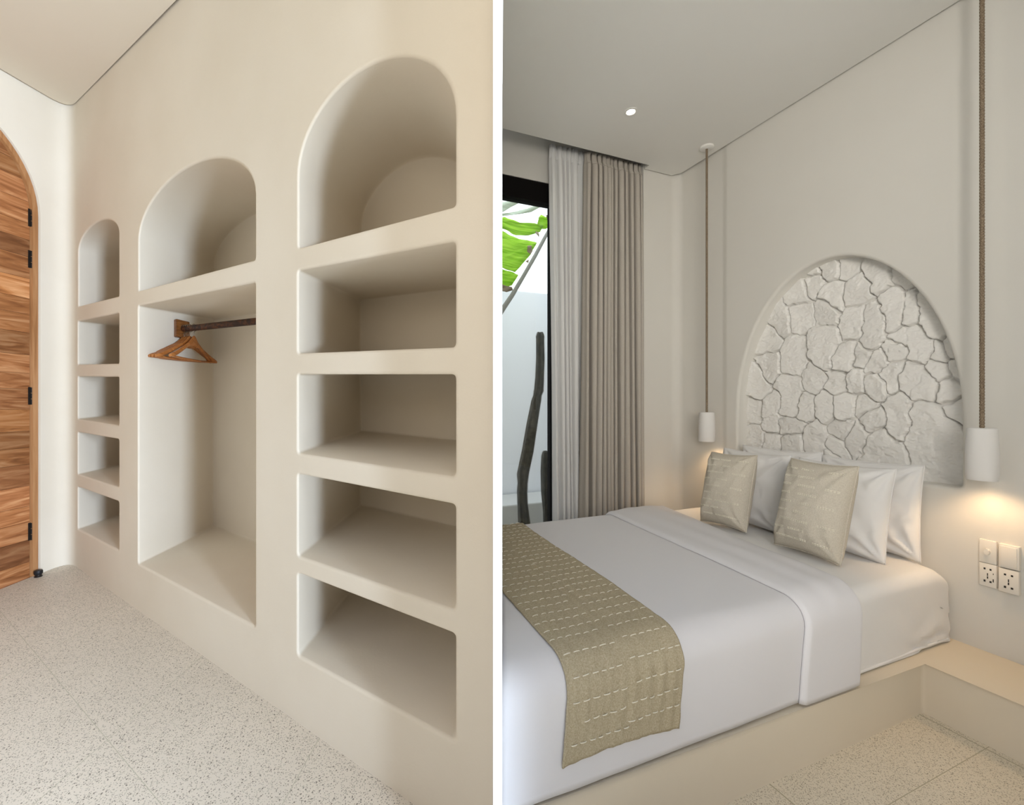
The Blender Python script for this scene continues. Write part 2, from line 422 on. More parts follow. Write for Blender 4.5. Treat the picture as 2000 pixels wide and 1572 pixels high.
# door wall, with the rounded corner running into the niche wall
ddir = -Dv.normalized()
A1 = Vector((Xc, Zc)) + wdir * TF; A0 = Vector((Xc, Zc)) + ddir * TF; CC = Vector((Xc, Zc))
arc = [A0 * (1 - t) ** 2 + CC * 2 * t * (1 - t) + A1 * t * t for t in [k / 10 for k in range(11)]]
def dw(t, z, back=0.0):                       # t: distance from the corner along the door wall
    p = CC + ddir * t; n = Vector((-1, 0.0)); p = p + n * back
    return W(p.x, p.y, z)
def dw_tz(px, py):
    r = (px - PX) / F                         # X = r Z
    t = (Xc - r * Zc) / (r * ddir.y - ddir.x); p = CC + ddir * t
    return Vector((t, CZ - (py - HY) / F * p.y))
FOUT = dw_tz(79, 700).x                       # right edge of door opening
t_far = FOUT + 1.02
zs = dw_tz(79, 424).y; zc_ = (dw_tz(0, 247).y)
hw = (t_far - FOUT) / 2
# arch rise so the arch passes through the edge of the picture
t0 = dw_tz(0, 247).x; q = 1 - (t0 - FOUT) / hw; rise = (zc_ - zs) / math.sqrt(max(1e-3, 1 - q * q))
def door_arch(off, n=28, zb=None):
    zb = zb if zb is not None else -0.05
    pts = [Vector((FOUT - off, zb))]
    for k in range(n + 1):
        a = PI * k / n
        pts.append(Vector((FOUT + hw - (hw + off) * math.cos(a), zs + (rise + off) * math.sin(a))))
    pts.append(Vector((t_far + off, zb)))
    return pts
bm = bmesh.new()
zt = 3.5
do = door_arch(0)
outer = [Vector((TF, -0.05))] + do + [Vector((3.2, -0.05)), Vector((3.2, zt)), Vector((TF, zt))]
tr = tessellate_polygon([[Vector((p.x, p.y, 0)) for p in outer]])
vv = [bm.verts.new(dw(p.x, p.y)) for p in outer]
for t in tr: bm.faces.new([vv[i] for i in t])
for a, b in zip(do, do[1:]):
    bm.faces.new([bm.verts.new(dw(*a)), bm.verts.new(dw(*b)), bm.verts.new(dw(*b, 0.12)), bm.verts.new(dw(*a, 0.12))])
for a, b in zip(arc, arc[1:]):
    bm.faces.new([bm.verts.new(W(a.x, a.y, -0.05)), bm.verts.new(W(b.x, b.y, -0.05)), bm.verts.new(W(b.x, b.y, zt)), bm.verts.new(W(a.x, a.y, zt))])
bmesh.ops.remove_doubles(bm, verts=bm.verts, dist=0.0005)
tag(link('wall_door_side', bm, M['plaster_l'], None, 30), kind='structure')

# floor and ceiling
def plan_world(pts): return [tuple(W(p[0], p[1], 0).xy) for p in pts]
def sp(Z): return 0.0382 * Z                  # dividing line between the rooms in plan
def uv_floor(o, fn):
    me = o.data; uvl = me.uv_layers.new(name='tiles')
    for lp in me.loops:
        c = me.vertices[lp.vertex_index].co; uvl.data[lp.index].uv = fn(c)
def world_to_cam(c): return CY * c.x - SY * c.y, SY * c.x + CY * c.y
bm = bmesh.new()
pl = [(sp(-2), -2), (sp(1.15), 1.15), (Xc + wdir.x * 1.0, Zc + wdir.y * 1.0 + 0.02)] + [(p.x - 0.004, p.y + 0.004) for p in reversed(arc)]
pl += [(Xc + ddir.x * 3.2 - 0.1, Zc + ddir.y * 3.2), (Xc + ddir.x * 3.2 - 0.1, -2)]
plw = pl
vs_ = [bm.verts.new(W(x, z, floor_l(x, z))) for x, z in plw]
bm.faces.new(vs_)
fl = link('floor_dressing_room', bm, M['terrazzo_l']); tag(fl, kind='structure')
det = wdir.x * Dv.y - wdir.y * Dv.x
def left_ab(X, Z):
    X -= Xc; Z -= Zc
    return (X * Dv.y - Z * Dv.x) / det, (wdir.x * Z - wdir.y * X) / det
def floor_px(px, py):                          # ray onto the dressing room floor
    r = (px - PX) / F; k = (py - HY) / F       # CZ - k Z = -0.0666 + RISE Z
    Z = (CZ + 0.0666) / (k + RISE); return r * Z, Z
a1, _ = left_ab(*floor_px(392, 1284)); a2, _ = left_ab(*floor_px(621, 1446)); _, b1 = left_ab(*floor_px(206, 1440))
TS = a2 - a1; TD = 0.60
uv_floor(fl, lambda c: ((left_ab(*world_to_cam(c))[0] - a1) / TS, (left_ab(*world_to_cam(c))[1] - b1) / TD))
bm = bmesh.new()
G = 0.012
pl = [(sp(-0.3), -0.3), (sp(1.0), 1.0), (Xc + wdir.x * (END_S - 0.02) - G, Zc + wdir.y * (END_S - 0.02) - G)]
pl += [(p.x + G, p.y - G) for p in reversed(arc)] + [(Xc + ddir.x * 3.1 + G, Zc + ddir.y * 3.1), (Xc + ddir.x * 3.1, -0.3)]
a = [bm.verts.new(W(x, z, ceil_l(x, z))) for x, z in pl]; b = [bm.verts.new(W(x, z, ceil_l(x, z) + 0.03)) for x, z in pl]
bm.faces.new(a); bm.faces.new(b[::-1])
for i in range(len(pl)): bm.faces.new((a[i], a[(i + 1) % len(pl)], b[(i + 1) % len(pl)], b[i]))
tag(link('ceiling_dressing_room', bm, M['ceiling_l']), kind='structure')
bm = bmesh.new()
pl = [(sp(-0.3), -0.3), (sp(2.6), 2.6), (-0.3, 3.0), (-2.2, 3.8), (-3.6, 3.8), (-3.6, -0.3)]
add_prism(bm, plan_world(pl), 3.32, 3.36)  # unseen cover added to stop sky light leaking through the ceiling gap
tag(link('sky_block_dressing_room', bm, M['white_paint']), kind='structure')

# door leaf, frame, hinges
LEAF = dw_tz(68, 700).x
REC = 0.03
fr_w = LEAF - FOUT
bm = bmesh.new()
i0 = door_arch(-0.002); i1 = door_arch(-fr_w)
n = len(i0)
fa = [[bm.verts.new(dw(p.x, p.y, bk)) for p in lp] for lp, bk in ((i0, 0.012), (i1, 0.012), (i1, 0.10), (i0, 0.10))]
for k in range(4):
    A, B = fa[k], fa[(k + 1) % 4]
    for i in range(n - 1): bm.faces.new((A[i], A[i + 1], B[i + 1], B[i]))
bm.faces.new([f[0] for f in fa]); bm.faces.new([f[-1] for f in fa][::-1])
door = empty('door_1', dw(LEAF, 0.1)); tag(door, kind='structure')
bpy.context.view_layer.update()
minv = door.matrix_world.inverted()
def under(o, par):
    bpy.context.view_layer.update()
    o.parent = par; o.matrix_parent_inverse = par.matrix_world.inverted(); return o
under(link('door_frame', bm, M['frame_wood'], None, 30), door)
# planks: a leaf built of horizontal boards with a slim joint between them
def plank_wood(k):
    v = random.choice([0.62, 0.78, 0.9, 1.05, 1.2]) + random.uniform(-0.05, 0.05); w = random.uniform(-0.02, 0.03)
    m = wood('teak board %d' % k, tuple(c * v for c in (0.19, 0.062, 0.017)), tuple(c * v for c in (0.37 + w, 0.145 + w * 0.5, 0.05)), tuple(c * v for c in (0.55, 0.28, 0.125)), 2.2 + random.random(), (1, 1, 7 + 5 * random.random()))
    m.node_tree.nodes['Mapping'].inputs['Location'].default_value = (k * 3.1, k, k * 2.3)
    return m
leafloop = door_arch(-fr_w - 0.003)
bm = bmesh.new(); me_mats = []
zk = 0.075; k = 0
ztop = zs + rise - fr_w
def leaf_halfspan(z):
    if z <= zs: return hw - fr_w - 0.003
    v = (z - zs) / (rise - fr_w)
    return (hw - fr_w - 0.003) * math.sqrt(max(0.0, 1 - v * v))
cenT = FOUT + hw
while zk < ztop - 0.01:
    hgt = 0.118 + 0.02 * math.sin(k * 1.7); z1 = min(zk + hgt, ztop - 0.002)
    steps = 5
    rows = []
    for i in range(steps + 1):
        z = zk + (z1 - 0.0018 - zk) * i / steps; h = max(0.01, leaf_halfspan(z)); rows.append((z, h))
    f = [bm.verts.new(dw(cenT - h, z, REC)) for z, h in rows]; g = [bm.verts.new(dw(cenT + h, z, REC)) for z, h in rows]
    f2 = [bm.verts.new(dw(cenT - h, z, REC + 0.035)) for z, h in rows]; g2 = [bm.verts.new(dw(cenT + h, z, REC + 0.035)) for z, h in rows]
    fs = []
    for i in range(steps):
        fs += [bm.faces.new((f[i], g[i], g[i + 1], f[i + 1])), bm.faces.new((f2[i], f2[i + 1], g2[i + 1], g2[i])),
               bm.faces.new((f[i], f[i + 1], f2[i + 1], f2[i])), bm.faces.new((g[i], g2[i], g2[i + 1], g[i + 1]))]
    fs += [bm.faces.new((f[0], f2[0], g2[0], g[0])), bm.faces.new((f[-1], g[-1], g2[-1], f2[-1]))]
    for x in fs: x.material_index = k
    me_mats.append(plank_wood(k)); zk = z1; k += 1
leaf = link('door_leaf', bm, None)
for m in me_mats: leaf.data.materials.append(m)
under(leaf, door)
bm = bmesh.new(); lp_ = door_arch(-fr_w - 0.006)
vq = [bm.verts.new(dw(p.x, p.y, REC + 0.012)) for p in lp_]; bm.faces.new(vq)
vq2 = [bm.verts.new(dw(p.x, p.y, REC + 0.06)) for p in lp_]; bm.faces.new(vq2[::-1])
for i in range(len(vq)): bm.faces.new((vq[i], vq[i - 1], vq2[i - 1], vq2[i]))
under(link('backing_board', bm, M['frame_wood']), door)
for py in (425, 506, 773, 1038):
    tz = dw_tz(66.5, py)
    bm = bmesh.new()
    for j in range(3):
        add_tube(bm, [dw(LEAF - 0.004, tz.y - 0.055 + j * 0.037, REC - 0.008), dw(LEAF - 0.004, tz.y - 0.055 + j * 0.037 + 0.034, REC - 0.008)], 0.0065, 10)
    pa = [dw(LEAF + 0.012, tz.y - 0.055, REC - 0.001), dw(LEAF - 0.012, tz.y - 0.055, REC - 0.001), dw(LEAF - 0.012, tz.y + 0.055, REC - 0.001), dw(LEAF + 0.012, tz.y + 0.055, REC - 0.001)]
    vq = [bm.verts.new(p) for p in pa]; f = bm.faces.new(vq)
    r = bmesh.ops.extrude_face_region(bm, geom=[f]); nrm = (dw(0, 0) - dw(0, 0, 0.003))
    for g in r['geom']:
        if isinstance(g, bmesh.types.BMVert): g.co += nrm
    for j in range(3):                       # screw heads
        c = dw(LEAF - 0.009, tz.y - 0.03 + j * 0.03, REC - 0.005)
        add_tube(bm, [c, c + nrm * 0.6], 0.0022, 8)
    under(link('hinge', bm, M['dark_iron'], None, 30), door)
# doorstop
fx, fz = floor_px(75, 1126)
ds = empty('door_stop', W(fx, fz, floor_l(fx, fz)))
bm = bmesh.new(); add_lathe(bm, [(0, 0), (0.019, 0), (0.019, 0.004), (0.016, 0.007), (0.016, 0.016), (0, 0.016)], 20)
link('base', bm, M['dark_iron'], ds, 30)
bm = bmesh.new(); add_lathe(bm, [(0.0, 0.016), (0.0185, 0.016), (0.021, 0.021), (0.021, 0.034), (0.0185, 0.040), (0.0, 0.041)], 20)
link('rubber_buffer', bm, M['rubber'], ds, 30)
tag(ds, 'small black rubber doorstop on the terrazzo floor beside the wooden door frame', 'doorstop')

# clothes rail and hangers in the wardrobe niche
RD = 0.285
sL = wl_sz(270, 700)[0]; sR = wl_sz(498, 700)[0]
def solve_z(px, py, s, t):                    # height of a pixel row at a known place in the niche
    p = Vector((Xc, Zc)) + wdir * s + Dv * t
    return CZ - (py - HY) / F * p.y
zr = solve_z(372, 643, sL, RD)
def np_(s, z, t): 
    p = Vector((Xc, Zc)) + wdir * s + Dv * t
    return W(p.x, p.y, z)
zslope = 0.0
pR = Vector((Xc, Zc)) + wdir * sR + Dv * RD
pxR = PX + F * pR.x / pR.y; yR = VY + (643 - VY) * (pxR - VLX) / (372 - VLX)
zrR = CZ - (yR - HY) / F * pR.y
rail = empty('clothes_rail', np_(sL, zr, RD))
bm = bmesh.new(); add_tube(bm, [np_(sL + 0.004, zr, RD), np_(sR - 0.004, zrR, RD)], 0.0175, 20)
under(link('rod', bm, M['rail_wood'], None, 40), rail)
for s_, z_, sg in ((sL, zr, 1), (sR, zrR, -1)):
    bm = bmesh.new()
    c = [np_(s_ + sg * 0.001, z_ + dz, RD + dt) for dz, dt in ((-0.055, -0.05), (0.05, -0.05), (0.05, 0.05), (-0.055, 0.05))]
    d = [np_(s_ + sg * 0.035, z_ + dz, RD + dt) for dz, dt in ((-0.055, -0.05), (0.05, -0.05), (0.05, 0.05), (-0.055, 0.05))]
    c = [bm.verts.new(p) for p in c]; d = [bm.verts.new(p) for p in d]
    bm.faces.new(c); bm.faces.new(d[::-1])
    for i in range(4): bm.faces.new((c[i], c[(i + 1) % 4], d[(i + 1) % 4], d[i]))
    bmesh.ops.bevel(bm, geom=list(bm.edges), offset=0.003, segments=2, affect='EDGES')
    under(link('wall_block', bm, M['block_wood'], None, 40), rail)
tag(rail, 'dark wooden clothes rail on square wooden blocks inside the middle wardrobe niche', 'clothes rail')
# hanger: local x along its width, z down from the rail centre
def make_hanger():
    h = empty('coat_hanger')
    bm = bmesh.new()
    def ctr(u):                               # shoulder centre line
        a = abs(u)
        return Vector((u * 0.205, 0.012 * a * a, -0.075 - 0.012 * smoothstep(0.0, 0.14, a) - 0.098 * smoothstep(0.02, 1.15, a) ** 0.85))
    nseg = 28; sec = 10; rings = []
    for i in range(nseg + 1):
        u = -1 + 2 * i / nseg; c = ctr(u)
        hh = 0.012 + 0.020 * (1 - smoothstep(0.02, 0.28, abs(u))); ww = 0.0065 + 0.005 * abs(u)
        if abs(u) > 0.97: hh *= 0.7; ww *= 0.7
        rings.append([bm.verts.new(c + Vector((0, math.cos(2 * PI * k / sec) * ww, math.sin(2 * PI * k / sec) * hh))) for k in range(sec)])
    for a, b in zip(rings, rings[1:]):
        for k in range(sec): bm.faces.new((a[k], a[(k + 1) % sec], b[(k + 1) % sec], b[k]))
    bm.faces.new(rings[0]); bm.faces.new(rings[-1][::-1])
    link('shoulder_piece', bm, M['hanger_wood'], h, 50)
    bm = bmesh.new()
    zb = ctr(0.93).z - 0.006
    add_tube(bm, [(-0.19, 0.010, zb), (-0.1, 0.010, zb - 0.004), (0, 0.010, zb - 0.005), (0.1, 0.010, zb - 0.004), (0.19, 0.010, zb)], 0.0062, 10)
    link('trouser_bar', bm, M['hanger_wood'], h, 50)
    bm = bmesh.new()
    pts = [(0, 0, -0.064), (0, 0, -0.042)]
    R = 0.0215
    for k in range(15):
        a = -PI / 2 + k / 14 * 1.36 * PI
        pts.append((R * math.cos(a), 0, R * math.sin(a)))
    add_tube(bm, pts, 0.0016, 8)
    link('hook', bm, M['steel'], h, 60)
    return h
h0 = make_hanger()
def copy_tree(o, parent=None):
    c = o.copy(); scene.collection.objects.link(c)
    if parent: c.parent = parent; c.matrix_parent_inverse = o.matrix_parent_inverse.copy()
    for ch in o.children: copy_tree(ch, c)
    return c
hl = ['frontmost wooden coat hanger on the rail, its whole triangle in view', 'wooden coat hanger just behind the frontmost one on the rail',
      'middle wooden coat hanger of the five bunched on the rail', 'wooden coat hanger second from the square wooden block on the rail',
      'rearmost wooden coat hanger, against the square wooden block of the rail']
dirD = W(Dv.x, Dv.y, 0); angD = math.atan2(dirD.y, dirD.x)
kids = list(h0.children)
for i in range(5):
    if i == 0: h = h0
    else:
        h = h0.copy(); scene.collection.objects.link(h)
        for ch in kids:
            c = ch.copy(); scene.collection.objects.link(c); c.parent = h
    s_ = sL + (0.168, 0.120, 0.095, 0.070, 0.046)[i]
    zz = zr + (zrR - zr) * (s_ - sL) / (sR - sL)
    h.location = np_(s_, zz, RD); h.rotation_euler = (0, 0, angD + (0.20, -0.10, -0.16, -0.20, -0.25)[i])
    tag(h, hl[i], 'coat hanger', 'wooden coat hangers on the rail')

# =================================================================== DIVIDER between the rooms
def rpt(px, Z): return ((px - PX) / F * Z, Z)
bm = bmesh.new()
add_prism(bm, plan_world([rpt(963, 0.95), rpt(981, 0.95), rpt(979.8, 1.30), rpt(965, 1.30)]), -0.2, 3.4)
tag(link('trim_1', bm, M['white_paint']), kind='structure')
bm = bmesh.new()
YWIN = 2.60
zf = YWIN / ray(979)[1]
add_prism(bm, plan_world([rpt(979.0, 1.28), rpt(979.0, zf + 0.12), rpt(970, zf + 0.12), rpt(970, 1.28)]), -0.2, 3.4)
tag(link('wall_divider', bm, M['plaster_r']), kind='structure')

# =================================================================== BEDROOM (right)
XH = 2.518; YW = 2.457; ZCEIL = 2.866; LZ = 0.197; PANEL = 0.009
rc0 = 0.06
PY0, PY1 = 0.815, 2.077                      # central raised panel of the headboard wall
def xp(y): return 0.4438 * y + 0.0025          # foot end, against the divider
# headboard wall with arched recess
yc, rx, zsp, zap, zbt = 1.4485, 0.5065, 1.12, 1.950, 0.836
def head_arch(n=40):
    pts = round_poly([(yc + rx, zsp), (yc + rx, zbt), (yc - rx, zbt), (yc - rx, zsp)], [0, 0.02, 0.02, 0], 5)
    for k in range(1, n):
        a = PI * k / n
        pts.append(Vector((yc - rx * math.cos(a), zsp + (zap - zsp) * math.sin(a))))
    return pts
hloop = head_arch()
REH = 0.016
def hp(y, z, d=0.0):
    return Vector((XH - PANEL + d, y, z))
bm = bmesh.new()
outer = [Vector((PY0 + 0.05, -0.1)), Vector((PY1 - 0.05, -0.1)), Vector((PY1 - 0.05, 3.3)), Vector((PY0 + 0.05, 3.3))]
hole = offset_loop(hloop, REH)
allp = outer + hole
vv = [bm.verts.new(hp(p.x, p.y)) for p in allp]
for t in tessellate_polygon([[Vector((p.x, p.y, 0)) for p in outer], [Vector((p.x, p.y, 0)) for p in hole]]):
    bm.faces.new([vv[i] for i in t])
def strip(y0, y1, d0, d1, n=8):
    rows = []
    for i in range(n + 1):
        t = i / n; y = y0 + (y1 - y0) * t; d = d0 + (d1 - d0) * (t * t * (3 - 2 * t))
        rows.append((bm.verts.new((XH + d, y, -0.1)), bm.verts.new((XH + d, y, 3.3))))
    for a, b in zip(rows, rows[1:]): bm.faces.new((a[0], b[0], b[1], a[1]))
strip(PY0 + 0.05, PY0, -PANEL, 0); strip(PY1 - 0.05, PY1, -PANEL, 0)
strip(PY0, -2.0, 0, 0, 1); strip(PY1, YW - rc0, 0, 0, 1)
bmesh.ops.remove_doubles(bm, verts=bm.verts, dist=0.0004)
wall_h = link('wall_headboard', bm, M['plaster_r'], None, 20); tag(wall_h, kind='structure')
bm = bmesh.new(); rings = []
for k in range(7):
    th = k / 6 * PI / 2
    rings.append([bm.verts.new(hp(p.x, p.y, REH * (1 - math.cos(th)))) for p in offset_loop(hloop, REH * (1 - math.sin(th)))])
rings.append([bm.verts.new(hp(p.x, p.y, 0.135)) for p in hloop])
n = len(hloop)
for a, b in zip(rings, rings[1:]):
    for i in range(n): bm.faces.new((a[i], a[(i + 1) % n], b[(i + 1) % n], b[i]))
bm.faces.new(rings[-1])
link('arched_recess', bm, M['plaster_r'], wall_h, 'keep')
# carved stone cladding inside the recess
seeds = [(600,140,1),(720,120,2),(900,170,3),(1060,170,4),(500,225,5),(420,300,6),(620,290,7),(760,250,8),(575,410,9),(420,430,10),(300,450,11),
 (230,580,12),(390,640,13),(390,700,13),(560,560,14),(560,680,14),(730,480,15),(700,690,16),(860,480,17),(850,580,17),(1000,340,18),(1000,430,18),(1110,340,19),(1210,300,20),(1270,480,20),
 (1030,570,21),(1150,640,21),(1100,580,21),(790,680,22),(890,710,23),(980,660,24),(1310,660,25),(1390,760,26),(250,730,27),(180,850,28),(370,880,29),(370,960,29),(500,820,30),(650,840,31),
 (770,830,32),(880,860,33),(980,800,34),(1110,830,35),(1190,880,35),(1290,780,36),(1340,890,37),(1400,1000,38),(240,1000,39),(250,1090,39),(155,1020,40),(460,1000,41),(590,1000,42),
 (710,990,43),(820,990,44),(870,1060,45),(1010,980,46),(1010,1090,46),(1180,1060,47),(1180,1200,47),(1320,1170,47),(1200,1340,47),(1350,1330,47),(1400,1420,47),(380,1110,48),(260,1210,49),(380,1230,50),(520,1190,51),
 (520,1260,51),(650,1240,52),(770,1200,53),(680,1130,54),(930,1210,55),(860,1310,55),(1000,1300,55),(150,1170,56),(600,1330,57),(1230,430,20),(1090,420,19),(500,160,58),(1380,620,59)]
sy = []; 
for cx, cy_, i in seeds:
    p = on_x(1420 + cx / 3.144, 480 + cy_ / 3.144, XH + 0.05); sy.append((p.y, p.z, i))
sy = np.array(sy)
ny, nz_ = 300, 340
yy = np.linspace(yc - rx - 0.012, yc + rx + 0.012, ny); zz = np.linspace(zbt - 0.012, zap + 0.012, nz_)
Yg, Zg = np.meshgrid(yy, zz, indexing='ij')
def vnoise(a, b, s, seed):
    r = np.random.RandomState(seed); T = r.rand(64, 64)
    a = a * s + 10; b = b * s + 10; ia = np.floor(a).astype(int); ib = np.floor(b).astype(int); fa = a - ia; fb = b - ib
    fa = fa * fa * (3 - 2 * fa); fb = fb * fb * (3 - 2 * fb)
    g = lambda i, j: T[i % 64, j % 64]
    return (g(ia, ib) * (1 - fa) + g(ia + 1, ib) * fa) * (1 - fb) + (g(ia, ib + 1) * (1 - fa) + g(ia + 1, ib + 1) * fa) * fb - 0.5
Yd = Yg + 0.035 * vnoise(Yg, Zg, 9, 1) + 0.018 * vnoise(Yg, Zg, 28, 2) + 0.008 * vnoise(Yg, Zg, 70, 12)
Zd = Zg + 0.035 * vnoise(Yg, Zg, 9, 3) + 0.018 * vnoise(Yg, Zg, 28, 4) + 0.008 * vnoise(Yg, Zg, 70, 13)
d = np.sqrt((Yd[..., None] - sy[:, 0]) ** 2 * 1.9 + (Zd[..., None] - sy[:, 1]) ** 2)
near = d.argmin(-1); ids = sy[near, 2].astype(int); d1 = d.min(-1)
dm = np.where(sy[:, 2][None, None, :] == ids[..., None], 9.0, d); d2 = dm.min(-1)
edge = d2 - d1
hid = rng.rand(80) * 0.016; tly = (rng.rand(80) - 0.5) * 0.26; tlz = (rng.rand(80) - 0.5) * 0.16
gw = 0.010 + 0.007 * (vnoise(Yg, Zg, 14, 8) + 0.5)
e = np.clip(edge / gw, 0, 1); e = e * e * (3 - 2 * e)
sy0, sz0 = sy[near, 0], sy[near, 1]
height = e * (0.020 + hid[ids] + tly[ids] * np.clip(Yg - sy0, -.06, .06) + tlz[ids] * np.clip(Zg - sz0, -.08, .08)) \
    + e * (0.005 * vnoise(Yg, Zg, 40, 9) + 0.005 * np.abs(vnoise(Yg + Zg, Zg - Yg * 0.4, 60, 10)) + 0.010 * vnoise(Yg, Zg, 16, 11)) + 0.0022 * vnoise(Yg, Zg, 160, 14)
XB = XH + 0.100
bm = bmesh.new(); grid = {}
def inside(y, z, m=0.006):
    if z < zbt - m: return False
    if z <= zsp: return abs(y - yc) < rx + m
    return ((y - yc) / (rx + m)) ** 2 + ((z - zsp) / (zap - zsp + m)) ** 2 < 1
for i in range(ny):
    for j in range(nz_):
        if inside(yy[i], zz[j]): grid[i, j] = bm.verts.new((XB - height[i, j], yy[i], zz[j]))
for (i, j), v in list(grid.items()):
    q = [grid.get(k) for k in ((i, j), (i + 1, j), (i + 1, j + 1), (i, j + 1))]
    if all(q): bm.faces.new(q)
st = link('stone_panel', bm, M['stone'], None, True)
tag(st, 'white arched panel of rough irregular stones set into the wall behind the bed', 'stone panel')

# window wall, curtain recess, ceiling, floor
bm = bmesh.new()
PILX = 2.205
cx_, cy2 = XH, YW; rc = 0.06
arcR = [(cx_ - rc + rc * math.sin(a), cy2 - rc + rc * math.cos(a)) for a in [k / 8 * PI / 2 for k in range(9)]]
plan = [(PILX, YWIN + 0.1), (PILX, YW)] + arcR + [(XH + 0.14, YW - rc), (XH + 0.14, YWIN + 0.1)]
add_prism(bm, plan, -0.1, 3.3)
tag(link('wall_corner', bm, M['plaster_r'], None, 30), kind='structure')
ZFT, ZFB = 2.707, 2.571
WX0, WX1 = xp(YWIN) - 0.03, 1.546
bm = bmesh.new()
add_box(bm, (WX0, YWIN, ZFT), (PILX + 0.02, YWIN + 0.12, 3.3)); add_box(bm, (WX1 + 0.058, YWIN, -0.1), (PILX + 0.02, YWIN + 0.12, ZFT))
tag(link('wall_window_side', bm, M['plaster_r']), kind='structure')
win = empty('window_1', (1.35, YWIN + 0.03, 0)); tag(win, kind='structure')
bm = bmesh.new()
add_box(bm, (WX0, YWIN + 0.005, ZFB), (WX1 + 0.058, YWIN + 0.085, ZFT), 0.003)
under(link('top_rail', bm, M['black']), win)
bm = bmesh.new()
add_box(bm, (WX1, YWIN + 0.005, 0.0), (WX1 + 0.058, YWIN + 0.085, ZFB), 0.003)
under(link('side_post', bm, M['black']), win)
bm = bmesh.new()
add_box(bm, (WX0, YWIN + 0.005, 0.0), (WX1, YWIN + 0.085, 0.05), 0.003)
under(link('bottom_rail', bm, M['black']), win)
bm = bmesh.new()
add_box(bm, (WX0, YWIN + 0.04, 0.05), (WX1, YWIN + 0.046, ZFB))
under(link('pane', bm, M['glass']), win)

YPK = 2.397                                    # front edge of the curtain recess in the ceiling
bm = bmesh.new()
G = 0.010
plan = [(W(sp(-0.3) + 0.01, -0.3, 0).x, W(sp(-0.3) + 0.01, -0.3, 0).y), (xp(YPK), YPK), (PILX, YPK), (PILX, YW - G), (XH - rc, YW - G), (XH - G - 0.01, YW - rc), (XH - G - PANEL, -1.5), (0.4, -1.5)]
add_prism(bm, plan, ZCEIL, ZCEIL + 0.03)
tag(link('ceiling_bedroom', bm, M['ceiling_r']), kind='structure')
bm = bmesh.new()
add_prism(bm, [(0.05, -0.4), (xp(3.0), 3.0), (2.9, 3.0), (2.9, -1.6), (0.3, -1.6)], 3.1, 3.14)  # unseen slab added above the ceiling to block leaking sky light
bn = bmesh.new(); add_box(bn, (0.95, -0.60, -0.1), (XH + 0.14, -0.48, 3.3), 0.01)  # unseen wall added to keep the dressing room lamp off the bed
tag(link('wall_light_block', bn, M['plaster_r']), kind='structure')
tag(link('sky_block_bedroom', bm, M['white_paint']), kind='structure')
bm = bmesh.new()
a0 = W(sp(-2), -2, 0); a1_ = W(sp(1.3), 1.3, 0)
pts = [(a0.x, a0.y), (a1_.x, a1_.y), (xp(YWIN), YWIN), (XH + 0.05, YWIN), (XH + 0.05, -2.2), (1.0, -2.6)]
bm.faces.new([bm.verts.new((x, y, 0)) for x, y in pts])
flr = link('floor_bedroom', bm, M['terrazzo_r']); tag(flr, kind='structure')
tA = on_z(1925, 1462, 0); tB = on_z(1600, 1500, 0)
uv_floor(flr, lambda c: ((c.x - tA.x) / 0.83 + 0.0, (c.y - tA.y) / 0.40))

# bed platform with ledge
PX0 = 2.183; PYF = 0.927
bm = bmesh.new()
plan = [(xp(PYF), PYF), (PX0, PYF), (PX0, -0.478), (XH, -0.478), (XH, YW - 0.002), (PILX, YW - 0.002), (PILX, 2.37), (xp(2.37), 2.37)]
add_prism(bm, plan, 0.0, LZ)
es = [e for e in bm.edges if all(v.co.z > LZ - 0.001 for v in e.verts)]
es += [e for e in bm.edges if abs(e.verts[0].co.x - PX0) < 1e-4 and abs(e.verts[1].co.x - PX0) < 1e-4 and abs(e.verts[0].co.y - e.verts[1].co.y) < 1e-4]
bmesh.ops.bevel(bm, geom=list(set(es)), offset=0.014, segments=4, profile=0.5, affect='EDGES')
pf = link('bed_platform', bm, M['platform'], None, 30)
tag(pf, 'low smooth beige plastered platform under the bed, continuing as a ledge along the wall', 'bed platform')

# mattress under a fitted sheet
MX1, MY0, MY1, MZ0, MZ1 = XH - PANEL - 0.006, 0.962, 2.14, LZ + 0.004, 0.503
mat_e = empty('mattress', (1.9, 1.5, LZ))
bm = bmesh.new()
bmesh.ops.create_cube(bm, size=1.0)
x0m = 1.30
for v in bm.verts:
    v.co = Vector(((x0m if v.co.x < 0 else MX1), (MY0 if v.co.y < 0 else MY1), (MZ0 if v.co.z < 0 else MZ1)))
top = [e for e in bm.edges if sum(v.co.z > 0.4 for v in e.verts) >= 1]
bmesh.ops.bevel(bm, geom=top, offset=0.045, segments=6, profile=0.5, affect='EDGES')
bmesh.ops.subdivide_edges(bm, edges=[e for e in bm.edges if e.calc_length() > 0.15], cuts=24, use_grid_fill=True)
bmesh.ops.triangulate(bm, faces=[f for f in bm.faces if len(f.verts) > 4])
for v in bm.verts:
    x, y, z = v.co
    if y < MY0 + 0.02 and z < MZ1 - 0.03:     # drag lines pulling to the lower corner
        q = (MX1 - x) + (z - MZ0) * 0.9
        a = math.atan2(z - MZ0 + 0.02, MX1 - 0.16 - x)
        amp = 0.007 * math.exp(-((x - (MX1 - 0.19)) / 0.16) ** 2) * smoothstep(0.0, 0.06, MZ1 - 0.03 - z)
        v.co.y -= amp * math.sin(a * 15) + 0.004 * nz(x * 5, z * 5, 1)
    if z > MZ1 - 0.01: v.co.z += 0.004 * nz(x * 4, y * 4, 2)
    # soften the corner next to the wall
    if x > MX1 - 0.12 and z > 0.35:
        v.co.z -= 0.05 * smoothstep(MX1 - 0.12, MX1, x) * smoothstep(MY0 + 0.18, MY0, y)
